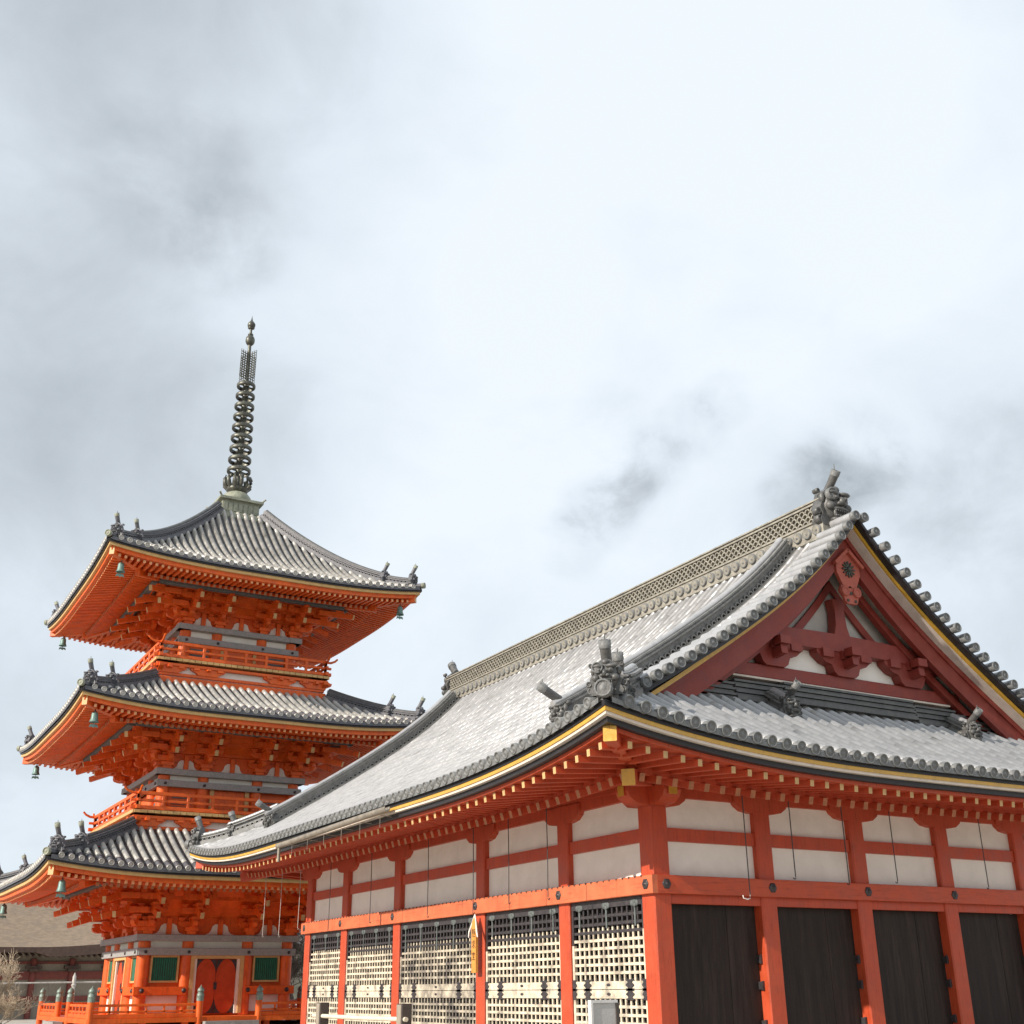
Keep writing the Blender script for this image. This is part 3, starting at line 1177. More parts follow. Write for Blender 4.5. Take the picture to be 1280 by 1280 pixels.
def post(x, y):
    mb = MB('red', 'stone')
    mb.box(x, x + PW, y, y + PW, Z0 + .06, 4.62, 0, .022)
    mb.box(x - .06, x + PW + .06, y - .06, y + PW + .06, Z0, Z0 + .06, 1)
    mb.build('post', hall)


for y in YS:
    post(0, y)
for x in XS[1:]:
    post(x, 0)
for y in YS[1:]:
    post(XS[-1], y)


def nail_cover(parent, c, ax):
    mb = MB('iron')
    mb.lathe([(.085, 0), (.085, .010), (.065, .016), (.030, .018), (.026, .032), (.001, .035)], c, 6, 0, ax)
    mb.build('nail_cover', parent)


def seams(mb, pts, ax):
    for p in pts:
        mb.box(*p)


pr_ = .082
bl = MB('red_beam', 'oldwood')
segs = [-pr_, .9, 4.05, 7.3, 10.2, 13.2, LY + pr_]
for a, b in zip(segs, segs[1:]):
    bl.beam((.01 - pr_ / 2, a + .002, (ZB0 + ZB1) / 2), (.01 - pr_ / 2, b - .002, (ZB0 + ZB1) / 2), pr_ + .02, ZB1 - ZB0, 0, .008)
for k in range(86):
    y = .2 + k * .18 + random.gauss(0, .01)
    bl.box(-pr_ - .012, -pr_ + .03, y - .012, y + .012, ZB1 - .022, ZB1 + .006, 1)
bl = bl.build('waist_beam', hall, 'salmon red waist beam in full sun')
for y in YS:
    nail_cover(bl, (-pr_, y + PW / 2 - (.10 if y == 0 else 0) + .03, 3.085), (-1, 0, 0))
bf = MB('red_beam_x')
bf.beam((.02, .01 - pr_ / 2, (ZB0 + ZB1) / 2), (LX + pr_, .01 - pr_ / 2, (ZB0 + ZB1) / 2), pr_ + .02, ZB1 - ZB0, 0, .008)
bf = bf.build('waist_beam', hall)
for x in XS:
    nail_cover(bf, (x + PW / 2 + .02, -pr_, 3.085), (0, -1, 0))
for s_, n_ in (('left', 'front'),):
    mb = MB('red')
    mb.box(.05, .22, PW, LY - PW, ZM0, ZM1)
    mb.build('wall_rail', hall)
    mb = MB('red')
    mb.box(PW, LX - PW, .05, .22, ZM0, ZM1)
    mb.build('wall_rail', hall)
    mb = MB('red')
    mb.box(.0, .32, -.25, LY + .25, ZT + .17, 4.74)
    mb.build('head_beam', hall)
    mb = MB('red')
    mb.box(-.25, LX + .25, .003, .323, ZT + .173, 4.737)
    mb.build('head_beam', hall)
    mb = MB('red')
    mb.box(.03, .28, PW, LY - PW, ZT, ZT + .17)
    mb.build('head_beam', hall)
    mb = MB('red')
    mb.box(PW, LX - PW, .03, .28, ZT, ZT + .17)
    mb.build('head_beam', hall)


def boat(x, y, along, out_, corner=False):
    """boat-shaped bracket arm on a post head"""
    mb = MB('red', 'gold')
    al, ou = Vector(along), Vector(out_)
    hl = .60
    ol = [(-hl, .30), (-hl, .20), (-hl + .05, .11), (-hl + .17, .03), (-.26, 0), (.26, 0), (hl - .17, .03), (hl - .05, .11), (hl, .20), (hl, .30)]
    b = Vector((x, y, ZT - .16))
    mb.prism([b + al * u + Vector((0, 0, w)) - ou * .16 for u, w in ol], ou * .34)
    if corner:
        mb.build('bracket_arm', hall)
        mb = MB('red', 'gold')
        p = b + al * (-hl - .02) + ou * .02 + Vector((0, 0, .22))
        mb.beam(p + al * .3, p, .17, .19, 0, .015, end_mi=1)
        mb.build('arm_nose', hall)
    else:
        mb.build('bracket_arm', hall)


h = PW / 2
for i, y in enumerate(YS):
    boat(h, y + h, (0, 1, 0), (-1, 0, 0), i == 0)
for i, x in enumerate(XS):
    boat(x + h, h + (.001 if i == 0 else 0), (1, 0, 0), (0, -1, 0), i == 0)

for i in range(5):                               # plaster panels and lattice shutters of the sunny side
    ya, yb = YS[i] + PW, YS[i + 1]
    for za, zb in ((ZB1 - .02, ZM0 + .01), (ZM1 - .01, ZT + .01)):
        mb = MB('plaster')
        mb.box(.12, .2, ya - .02, yb + .02, za, zb)
        mb.build('plaster_panel', hall)
for i in range(4):
    xa, xb = XS[i] + PW, XS[i + 1]
    for za, zb in ((ZB1 - .02, ZM0 + .01), (ZM1 - .01, ZT + .01)):
        mb = MB('plaster')
        mb.box(xa - .02, xb + .02, .12, .2, za, zb)
        mb.build('plaster_panel', hall)
    # dark board doors
    mb = MB('red')
    mb.box(xa, xb, .03, .16, 2.80, ZB0)
    mb.build('door_head', hall)
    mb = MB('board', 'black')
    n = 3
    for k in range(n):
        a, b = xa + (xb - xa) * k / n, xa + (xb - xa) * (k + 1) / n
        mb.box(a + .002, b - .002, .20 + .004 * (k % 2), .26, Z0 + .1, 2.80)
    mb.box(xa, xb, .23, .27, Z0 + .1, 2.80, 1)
    d = mb.build('board_door', hall)
    for z in (1.98, 1.58, 1.0):
        mb = MB('iron')
        mb.box(xb - .05, xb + .004, .10, .2, z - .06, z + .06)
        mb.tube([(xb - .02, .12, z - .07), (xb - .02, .12, z + .07)], .022, 8)
        mb.build('hinge', d)


def shutter(i):
    ya, yb = YS[i] + PW + .01, YS[i + 1] - .01
    wid = yb - ya
    
    x0 = .05                                      # outer face of the bars
    for part, za, zb in (('upper', 1.55, ZB0), ('lower', Z0 + .05, 1.54)):
        mb = MB('worn' if i == 2 else 'pale', 'shadow', 'iron')
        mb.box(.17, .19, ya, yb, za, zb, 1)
        top = zb - (.13 if part == 'upper' else .13)
        bot = za + (.12 if part == 'upper' else .08)
        # frame
        mb.box(x0 - .008, .1, ya, ya + .06, za, zb - .5 * (part == 'upper'))
        mb.box(x0 - .008, .1, ya, ya + .06, zb - .5, zb, 2) if part == 'upper' else None
        mb.box(x0 - .008, .1, yb - .06, yb, za, zb - .7 * (part == 'upper'))
        mb.box(x0 - .008, .1, yb - .06, yb, zb - .7, zb, 2) if part == 'upper' else None
        mb.box(x0 - .012, .1, ya + .06, yb - .06, za, bot, 0)
        mb.box(x0 - .012, .1, ya + .06, yb - .06, top, zb, 2 if part == 'upper' else 0)
        n = round((wid - .12) / .145)
        px = (wid - .12) / n
        m = round((top - bot) / .128)
        pz = (top - bot) / m
        for k in range(1, n):
            y = ya + .06 + k * px
            mb.box(x0 + .010, x0 + .034, y - .020 + random.gauss(0, .002), y + .020 + random.gauss(0, .002), bot, top - (2.4 * pz if part == 'upper' else 0))
            if part == 'upper':
                mb.box(x0 + .010, x0 + .034, y - .020, y + .020, top - 2.4 * pz, top, 2)  # upper ends of the bars take the dark slot
        m = round((top - bot) / .128)
        pz = (top - bot) / m
        for k in range(1, m):
            z = bot + k * pz
            mb.box(x0, x0 + .03, ya + .06, yb - .06, z - .022, z + .022, 2 if part == 'upper' and (k >= m - 2 or (k == m - 3 and i < 4)) else 0)
        for e0, e1 in ((ya, ya + .012), (yb - .012, yb)):
            mb.box(.1, .17, e0, e1, za, zb, 1)  # near-black strips paint shade over the post sides behind the bars
        sh = mb.build('lattice_shutter', hall)
        if part == 'upper':
            for k in range(max(2, round(wid / .75))):   # crest shaped iron mounts on the top rail
                y = ya + .25 + (wid - .5) * k / (max(2, round(wid / .75)) - 1)
                mb = MB('lattgrey')
                for dy, dz, r in ((0, .0, .045), (-.06, -.03, .05), (.06, -.03, .05), (0, -.06, .04)):
                    mb.lathe([(r, 0), (r, .005), (.001, .006)], (x0 - .012, y + dy, zb - .07 + dz), 10, 0, (-1, 0, 0))
                mb.box(x0 - .010, x0 + .002, y - .020, y + .020, zb - (.62 if i == 2 else .45), zb - .12)
                mb.build('crest_mount', sh)
        for fy in (.0, .2, .8, 1.0):             # scalloped iron straps beside the seam
            y = ya + .05 + (wid - .1) * fy
            mb = MB('iron')
            zc = za + .06 if part == 'upper' else zb - .065
            w = .075 if fy in (0, 1) else .115
            ol = []
            for k in range(25):
                zz = -.085 + .17 * k / 24
                ol.append((w * (.74 + .26 * math.cos(2 * math.pi * zz / .085)), zz))
            ol += [(-a, b) for a, b in reversed(ol)]
            ol = [(max(ya - y, min(yb - y, a)), b) for a, b in ol]
            mb.prism([(x0 - .013, y + a, zc + b) for a, b in ol], (-.012, 0, 0))
            mb.build('iron_strap', sh)
        mb = MB('iron')
        zc = za + .065 if part == 'upper' else zb - .065
        mb.T = Matrix.Translation((x0 - .012, (ya + yb) / 2, zc))
        mb.ball((0, 0, 0), .012, .06, .024)
        mb.build('iron_boss', sh)


for i in range(5):
    shutter(i)

# ================================================================== PAGODA
PX, PY = .535, 27.477
pag = thing('pagoda', 'vermilion three-storey pagoda with bronze spire behind the temple hall', 'pagoda', (PX, PY, 0))
PT = Matrix.Translation((PX, PY, 0))
QT = [PT @ Matrix.Rotation(k * math.pi / 2, 4, 'Z') for k in range(4)]   # 0 front, 1 right, 2 back, 3 left
STO = [  # eave half width (yellow line), yellow z, body half, body bottom, band z0, wall top, profile, top half, balcony half, floor z
    dict(e=6.29, z=4.77, b=2.60, zb=.85, za=2.66, zw=3.30, c1=.38, c2=.034, top=3.35, f=4.25, zf=.85),
    dict(e=5.91, z=9.84, b=2.50, zb=7.10, za=8.02, zw=8.62, c1=.38, c2=.034, top=3.10, f=3.42, zf=7.10),
    dict(e=5.63, z=14.93, b=2.19, zb=12.33, za=13.17, zw=13.86, c1=.36, c2=.088, top=.84, f=3.14, zf=12.33)]


def plift(q, d=0):
    return .30 * max(0, 1 - max(q, 0) / 4.6) ** 2.4 * max(0, 1 - d / 3.2) ** 1.5


def slope_maker(st, T):
    ee = st['e'] + .10

    def S(a, d):
        q = min(a, 2 * ee - a)
        return T @ Vector((-ee + a, -ee + d, st['z'] + .23 + st['c1'] * d + st['c2'] * d * d + plift(q, d)))
    return S, ee


def oni_small(c, f, s, horn=True, tilt=.6):
    return oni(pag, c, f, s, 1 if horn else 0, ('ptile_dark', 'patina'), tilt=tilt, horn_len=.6)


all_rafters = []
for si, st in enumerate(STO):
    e, z, b = st['e'], st['z'], st['b']
    for k, T in enumerate(QT):
        S, ee = slope_maker(st, T)
        dtop = ee - st['top']
        mb = MB('ptile', 'ptile_dark', 'ptile_pan_shade')
        n = int(round(2 * ee / .285))
        pt = 2 * ee / n
        for i in range(n):
            a = (i + .5) * pt
            dm = min(a, 2 * ee - a, dtop) - .02
            if dm > .15:
                if si < 2:                         # lower course of cover tiles laid as a second eave step
                    barrel(mb, S, a, .38, dm, .08, .34, 0, 1, 6, True, up=.035)
                    barrel(mb, S, a, 0, min(.42, dm), .075, .4, 1, 0, 6, True, up=.02)
                else:
                    barrel(mb, S, a, 0, dm, .08, .34, 0, 0, 6, True, up=.035)
        for i in range(n + 1):
            a0, a1 = max(.02, (i - .5) * pt), min(2 * ee - .02, (i + .5) * pt)
            dm = min(min(a0, 2 * ee - a0), min(a1, 2 * ee - a1), dtop)
            if dm <= .05:
                continue
            pans(mb, S, a0, a1, 0, dm, .3, 2)
            p0, p1 = S(a0, 0), S(a1, 0)
            mb.add([p0, p1, p1 - Vector((0, 0, .12)), p0 - Vector((0, 0, .12))], [(0, 1, 2, 3)], 1)
        mb.build('roof_slope', pag)
        # eave edge boards and soffit
        nn = 44

        def ringp(o, zz, j, dd=0, T=T, e=e):
            a = -o + 2 * o * j / nn
            q = o - abs(a)
            return T @ Vector((a, -o, zz + plift(q, dd)))

        def band(name, matl, o0, o1, z0, z1):
            m_ = MB(matl)
            v = []
            for j in range(nn + 1):
                v += [ringp(o0, z1, j), ringp(o1, z1, j), ringp(o1, z0, j), ringp(o0, z0, j)]
            f = [(4 * i + q, 4 * i + (q + 1) % 4, 4 * i + 4 + (q + 1) % 4, 4 * i + 4 + q) for i in range(nn) for q in range(4)]
            m_.add(v, f)
            m_.build(name, pag)
        band('tile_bed', 'black', e + .05, e - .3, z + .05, z + .15)
        band('eave_edge', 'ochre', e, e - .2, z - .055, z + .05)
        band('rafter_fascia', 'orange', e - .10, e - .28, z - .19, z - .056)
        m_ = MB('orange')
        v = []
        gp = b + 1.35
        rows = ((e - .15, z - .17, .15), (e - 1.2, z - .03, 1.2), (e - 1.25, z - .10, 1.25), (gp - .1, z - .10 + .34 * (e - 1.25 - gp + .1), 2.4), (b - .1, z - .10 + .34 * (e - 1.25 - b + .1), 3))
        for j in range(nn + 1):
            for o, zz, dd in rows:
                v.append(ringp(o, zz, j, dd))
        m_.add(v, [(5 * i + q, 5 * i + q + 1, 5 * i + 6 + q, 5 * i + 5 + q) for i in range(nn) for q in range(4)])
        m_.build('soffit', pag)
        # rafters
        pitch = .205
        m = int((2 * e - .6) / pitch)
        for i in range(m):
            a = -(m - 1) * pitch / 2 + i * pitch
            q = e - abs(a)
            oi = max(e - 1.25, abs(a) + .1)
            if oi < e - .3:
                all_rafters.append((k, T @ Vector((a, -oi, z - .225 + .13 * (e - .25 - oi) + plift(q, e - oi))), T @ Vector((a, -(e - .22), z - .225 + plift(q, .2))), .085, .10, 1))
            oi = max(gp - .2, abs(a) + .1)
            if oi < e - 1.4:
                all_rafters.append((k, T @ Vector((a, -oi, z - .20 + .34 * (e - 1.3 - oi) + plift(q, e - oi))), T @ Vector((a, -(e - 1.2), z - .235 + plift(q, 1.2))), .095, .11, 2))
        # hip rafter, hip ridge, ogre tiles
        m_ = MB('orange', 'cream')
        m_.beam(T @ Vector((-(e - 1.4),) * 2 + (z + .02,)), T @ Vector((-(e - .12),) * 2 + (z + .08,)), .18, .26, 0, .01, end_mi=1)
        m_.beam(T @ Vector((-(b + .9),) * 2 + (z - .22 + .34 * (e - 1.3 - b - .9),)), T @ Vector((-(e - 1.22),) * 2 + (z - .14,)), .2, .28, 0, .01, end_mi=0)
        m_.build('hip_rafter', pag)

        def hp(q, dz=.03):
            return T @ Vector((-ee + q, -ee + q, z + .23 + st['c1'] * q + st['c2'] * q * q + plift(q, q) + dz))
        qe = dtop
        run_ridge([hp(1.15 + (qe - 1.15) * i / 14) for i in range(15)], 'hip_ridge', .30, .12, parent=pag, mats=('ptile_dark', 'black', 'ridge'), holes=(k in (0, 1)))
        run_ridge([hp(.30 + 1.0 * i / 5) for i in range(6)], 'hip_ridge', .24, .11, parent=pag, mats=('ptile_dark', 'black', 'ridge'), holes=(k in (0, 1)))
        fd = (T.to_3x3() @ Vector((-1, -1, 0)))
        oni_small(hp(1.08), fd, .58, True, .5)
        oni_small(hp(.28), fd, .60, True, .5)
        m_ = MB('ptile_dark', 'patina')
        fn = fd.normalized()
        m_.tube([hp(.3, .03), hp(.0, .05)], .09, 10)
        roundel(m_, hp(0, .05) + fn * .03, fn, .11, 1)
        m_.build('corner_tile', pag)
        # grey-green ribbed panel between the outer purlin and the brackets, and the purlin itself
        zp = z - .30 + .34 * (e - 1.25 - gp) + .02
        m_ = MB('lattgrey')
        m_.beam(T @ Vector((-gp + .1, -gp, zp)), T @ Vector((gp - .1, -gp, zp)), .24, .26, 0, .02)
        m_.build('eave_purlin', pag)
        m_ = MB('orange')
        ib, iz = b - .1, st['zw'] + .55
        m_.add([T @ Vector(p) for p in ((-ib, -ib, iz), (ib, -ib, iz), (gp - .5, -gp + .48, zp + .06), (-gp + .5, -gp + .48, zp + .06))], [(0, 1, 2, 3)])
        m_.build('bracket_soffit', pag)
        m_ = MB('ribgrey')
        hw = gp - .55
        for i in range(int(2 * hw / .12)):
            x = -hw + i * .12
            m_.beam(T @ Vector((x, -gp + .10, zp - .06)), T @ Vector((x, -gp + .42, zp + .20)), .05, .05)
        m_.add([T @ Vector(p) for p in ((-hw, -gp + .11, zp - .02), (hw, -gp + .11, zp - .02), (hw, -gp + .45, zp + .24), (-hw, -gp + .45, zp + .24))], [(0, 1, 2, 3)])
        m_.build('ribbed_soffit', pag)

        # ---------------- bracket clusters
        zw = st['zw']
        hgt = zp - .12 - zw
        cols = [-b + .2, -b * .385, b * .385, b - .2]
        steps = 3
        st_h = hgt / (steps + .6)
        so_ = 1.32 / steps

        def cluster(x, diag=False):
            m_ = MB('orange', 'cream')
            m_.T = T @ Matrix.Translation((x, -b + .05, zw))
            if diag:
                m_.T = T @ Matrix.Translation((-b + .15, -b + .15, zw)) @ Matrix.Rotation(-math.pi / 4, 4, 'Z')
            kx = 1.41 if diag else 1
            blk = lambda X, Y, Z, s=.13, hh_=.15: (m_.box(X - s, X + s, Y - s, Y + s, Z + hh_ * .45, Z + hh_), m_.prism([(X - s * .7, Y - s * .7, Z), (X + s * .7, Y - s * .7, Z), (X + s * .7, Y + s * .7, Z), (X - s * .7, Y + s * .7, Z)], (0, 0, hh_ * .45)))
            blk(0, 0, 0, .21, .22)
            for j in range(steps):
                zz = .22 + st_h * j
                oy = so_ * (j + 1) * kx
                # outward arm with a curved nose
                ol = [(.25, .0), (-oy + .02, 0), (-oy - .12, .05), (-oy - .17, .13), (-oy - .17, .18), (.25, .18)]
                m_.prism([(-.075, y, zz + w) for y, w in ol], (.15, 0, 0))
                blk(0, -oy, zz + .17, .12, min(.14, st_h - .17))
                # cross arm
                if not diag:
                    yy = -so_ * j
                    hl = .42 + .06 * j
                    ol = [(-hl, .18), (-hl, .10), (-hl + .07, .03), (-hl + .2, 0), (hl - .2, 0), (hl - .07, .03), (hl, .10), (hl, .18)]
                    m_.prism([(u, yy - .07, zz + w) for u, w in ol], (0, .14, 0))
                    for u in (-hl + .1, 0, hl - .1):
                        blk(u, yy, zz + .17, .10, min(.13, st_h - .17))
                else:
                    for sx_ in (-1, 1):
                        m_.beam((0, -oy * .9, zz + .09), (sx_ * .45, -oy * .9 + .45, zz + .09), .13, .17)
            # tail rafters sloping out with pale ends
            ny = 2 if not diag else 2
            for j in range(ny):
                oy = (so_ * (2 + j) + .42) * kx
                z1 = .22 + st_h * (1.0 + j) - .10
                m_.beam((0, .3, z1 + .50 + .1 * j), (0, -oy, z1), .125, .19, 0, .01, end_mi=1)
            # top cross arm under the purlin
            if not diag:
                yy = -so_ * 3
                zz = .22 + st_h * 2.75
                m_.beam((-.5, yy, zz + .08), (.5, yy, zz + .08), .14, .16)
                for u in (-.4, 0, .4):
                    blk(u, yy, zz + .15, .10, .13)
            m_.build('bracket_cluster', pag)
        for x in cols[1:3] + [cols[0], cols[3]]:
            cluster(x)
        cluster(0, True)
        # continuous beams tying the clusters
        m_ = MB('orange')
        for j in range(1, steps + 1):
            yy = b - .05 + so_ * (j - 1)
            m_.beam(T @ Vector((-yy - .25, -yy, zw + .22 + st_h * j + .10)), T @ Vector((yy + .25, -yy, zw + .22 + st_h * j + .10)), .12, .15)
        m_.build('tie_beam', pag)
        m_ = MB('orange')
        m_.add([T @ Vector(p) for p in ((-b, -b + .12, zw), (b, -b + .12, zw), (b, -b + .12, zw + hgt + .7), (-b, -b + .12, zw + hgt + .7))], [(0, 1, 2, 3)])
        m_.build('bracket_wall', pag)
        # white fields with rounded shoulders between the clusters, a short strut standing in each
        for u in (0, (cols[0] + cols[1]) / 2, (cols[2] + cols[3]) / 2):
            m_ = MB('pplaster')
            ol = [(-.5, 0), (-.36, .05), (-.30, .12), (-.25, .27), (-.16, .33), (.16, .33), (.25, .27), (.30, .12), (.36, .05), (.5, 0)]
            m_.prism([T @ Vector((u + x, -b + .08, zw + w)) for x, w in ol], T.to_3x3() @ Vector((0, .03, 0)))
            m_.build('bracket_panel', pag)
            m_ = MB('orange')
            m_.beam(T @ Vector((u, -b + .05, zw + .0)), T @ Vector((u, -b + .05, zw + .5)), .16, .10, up=T.to_3x3() @ Vector((0, 1, 0)))
            m_.build('strut', pag)

        # ---------------- body
        za, zb = st['za'], st['zb']
        for x in (cols[0], cols[1], cols[2]):
            m_ = MB('orange')
            m_.T = T @ Matrix.Translation((x, -b + .2, 0))
            m_.lathe([(.2, zb), (.2, zw - .2)], (0, 0, 0), 20)
            m_.build('column', pag)
        m_ = MB('band')
        m_.beam(T @ Vector((-b - .02, -b + .02, za + .11)), T @ Vector((b + .02, -b + .02, za + .11)), .16, .22, 0, .01)
        m_.beam(T @ Vector((-b - .14, -b + .1, zw - .11)), T @ Vector((b + .14, -b + .1, zw - .11)), .46, .20, 0, .015)
        m_.build('painted_band', pag)
        m_ = MB('pplaster')
        m_.add([T @ Vector(p) for p in ((-b + .2, -b + .14, za + .2), (b - .2, -b + .14, za + .2), (b - .2, -b + .14, zw - .2), (-b + .2, -b + .14, zw - .2))], [(0, 1, 2, 3)])
        m_.build('band_panel', pag)
        m_ = MB('iron')
        for x in cols:
            m_.T = T
            m_.lathe([(.05, 0), (.05, .03), (.001, .04)], (x, -b - .065, za + .1), 8, 0, (0, -1, 0))
        m_.build('band_stud', pag)
        m_ = MB('orange')
        m_.add([T @ Vector(p) for p in ((-b + .1, -b + .22, zb), (b - .1, -b + .22, zb), (b - .1, -b + .22, za + .05), (-b + .1, -b + .22, za + .05))], [(0, 1, 2, 3)])
        m_.build('wall', pag)
        yf = -b + .22
        if si == 0:
            for sx_ in (-1, 1):
                xc_ = sx_ * (b * .385 + b - .2) / 2
                m_ = MB('ochre', 'pplaster')
                m_.T = T
                w = .40
                m_.box(xc_ - w - .06, xc_ - w, yf - .1, yf, 1.84, 2.66)
                m_.box(xc_ + w, xc_ + w + .06, yf - .1, yf, 1.84, 2.66)
                m_.box(xc_ - w, xc_ + w, yf - .1, yf, 2.60, 2.66)
                m_.box(xc_ - w, xc_ + w, yf - .1, yf, 1.84, 1.90)
                for q in (-1, 1):
                    m_.box(xc_ + q * .55 - .02, xc_ + q * .55 + .02, yf - .03, yf, 1.80, 2.66, 1)
                wf = m_.build('window', pag)
                m_ = MB('green', 'lattgrey')
                m_.T = T
                for q in range(11):
                    x = xc_ - w + .036 + q * .0728
                    m_.beam((x, yf - .045, 1.90), (x, yf - .045, 2.60), .05, .05, 0, .012, up=(0, 1, 0))
                m_.box(xc_ - w, xc_ + w, yf - .02, yf - .01, 1.90, 2.60, 1)
                m_.build('lattice_bars', wf)
                m_ = MB('pplaster')
                m_.T = T
                m_.box(xc_ - .62, xc_ + .62, yf - .03, yf - .01, .95, 1.46)
                m_.build('wall_panel', pag)
                m_ = MB('orange')
                m_.T = T
                xa, xb = (sx_ * .98, sx_ * (b + .06))
                m_.box(min(xa, xb), max(xa, xb), -b - .05, -b + .1, 1.47, 1.72)
                wl = m_.build('waist_rail', pag)
                for xx in (sx_ * 1.06, sx_ * (b - .2)):
                    m_ = MB('iron')
                    m_.T = T
                    m_.lathe([(.075, 0), (.075, .02), (.03, .05), (.001, .05)], (xx, -b - .05, 1.6), 8, 0, (0, -1, 0))
                    m_.build('nail_cover', wl)
            m_ = MB('ochre', 'pplaster')
            m_.T = T
            for q in (-1, 1):
                m_.box(q * .83 - .06, q * .83 + .06, yf - .22, yf, .90, 2.66)
                m_.box(q * .72 - .045, q * .72 + .045, yf - .16, yf, .90, 2.56, 1)
            m_.box(-.77, .77, yf - .22, yf, 2.56, 2.66)
            df = m_.build('door_frame', pag)
            for q in (-1, 1):
                m_ = MB('door_red')
                m_.T = T
                m_.box(min(q * .005, q * .67), max(q * .005, q * .67), yf - .09, yf, .90, 2.55, 0, .01)
                dl = m_.build('door', pag)
                m_ = MB('iron')
                m_.T = T
                for cx_, sxx in ((.01, 1), (.67, -1)):
                    for cz_, szz in ((.91, 1), (2.54, -1)):
                        pts = [(cx_, cz_)] + [(cx_ + sxx * .26 * math.cos(t) ** 3, cz_ + szz * .42 * math.sin(t) ** 3) for t in [i * math.pi / 16 for i in range(9)]]
                        m_.prism([(q * x, yf - .102, zz) for x, zz in pts], (0, .012, 0))
                m_.box(min(q * .0, q * .05), max(q * .0, q * .05), yf - .11, yf - .09, 1.62, 1.84)
                m_.build('door_ironwork', dl)
        else:
            for sx_ in (-1, 1):
                m_ = MB('lattgrey')
                m_.T = T
                xc_ = sx_ * (b * .385 + b - .2) / 2
                for q in range(3):
                    m_.box(xc_ - .34, xc_ + .34, yf - .04, yf - .01, zb + .18 + q * .2, zb + .30 + q * .2)
                m_.build('window_grille', pag)
                m_ = MB('ochre')
                m_.T = T
                m_.box(sx_ * .62 - .07, sx_ * .62 + .07, yf - .12, yf, zb, za)
                m_.build('door_jamb', pag)
            m_ = MB('orange')
            m_.T = T
            m_.box(-.54, .54, yf - .06, yf - .01, zb, za - .02)
            m_.build('door', pag)
            # balcony: base beam, cloud brackets on white, floor edge, rails
            f_, zf = st['f'], st['zf']
            m_ = MB('orange')
            m_.T = T
            m_.beam((-f_ + .05, -f_ + .18, zf - .78), (f_ - .05, -f_ + .18, zf - .78), .2, .24, 0, .015)
            m_.beam((-f_ + .12, -f_ + .16, zf - .56), (f_ - .12, -f_ + .16, zf - .56), .12, .10)
            m_.beam((-f_ + .0, -f_ + .08, zf - .24), (f_ - .0, -f_ + .08, zf - .24), .14, .10, 0, .01)
            m_.build('balcony_beam', pag)
            m_ = MB('pplaster')
            m_.T = T
            m_.box(-f_ + .15, f_ - .15, -f_ + .20, -f_ + .24, zf - .66, zf - .28)
            m_.build('balcony_panel', pag)
            for x in (-f_ + .45, -f_ * .42, f_ * .42 , f_ - .45):
                m_ = MB('orange')
                m_.T = T
                ol = [(-.62, .26), (-.6, .16), (-.42, .08), (-.34, 0), (.34, 0), (.42, .08), (.6, .16), (.62, .26)]
                m_.prism([(x + u, -f_ + .06, zf - .52 + w) for u, w in ol], (0, .16, 0))
                for u in (-.42, 0, .42):
                    m_.box(x + u - .1, x + u + .1, -f_ + .0, -f_ + .16, zf - .36, zf - .26)
                m_.beam((x, -f_ + .2, zf - .30), (x, -f_ - .08, zf - .30), .12, .12)
                m_.build('balcony_bracket', pag)
            m_ = MB('ochre')
            m_.T = T
            nb = int(2 * f_ / .21)
            for i in range(nb):
                x0 = -f_ + 2 * f_ * i / nb
                m_.box(x0 + .008, x0 + 2 * f_ / nb - .008, -f_ - .04, -f_ + .75, zf - .115, zf - .02)
            m_.build('balcony_floor', pag)
            m_ = MB('orange')
            m_.T = T
            rl = f_ - .10
            for zz, w, ext in ((.07, .12, .22), (.30, .085, .22), (.53, .11, .0)):
                m_.beam((-rl - ext, -rl, zf + zz), (rl + ext, -rl, zf + zz), w, w, 0, .012)
            for q in (-1, 1):
                m_.tube([(q * (rl - .05), -rl, zf + .52), (q * (rl + .2), -rl, zf + .53), (q * (rl + .36), -rl, zf + .60), (q * (rl + .46), -rl, zf + .70)], [.045, .045, .04, .035], 8)
            np_ = 8
            for i in range(np_ + 1):
                x = -rl + 2 * rl * i / np_
                m_.beam((x, -rl, zf), (x, -rl, zf + .48), .09, .09, 0, .01, up=(0, 1, 0))
                m_.beam((x, -rl, zf + .34), (x, -rl, zf + .47), .11, .11, 0, .02, up=(0, 1, 0))
            m_.build('balcony_railing', pag)
    # solid core so no daylight shows through the storey
    m_ = MB('oldwood')
    m_.T = PT
    cb = b - .3
    m_.box(-cb, cb, -cb, cb, st['zb'] - (1.2 if si else .4), st['z'] + .6)
    m_.build('core', pag)

seen = [(a, b_, w, h_, em) for k, a, b_, w, h_, em in all_rafters if k in (0, 3)]
emit_rafters(seen, pag, 'orange', 'pend')
mb = MB('orange', 'cream')
for k, a, b_, w, h_, em in all_rafters:
    if k in (1, 2):
        mb.beam(a, b_, w, h_, 0, .005, end_mi=1)
mb.build('rafter', pag)['kind'] = 'stuff'

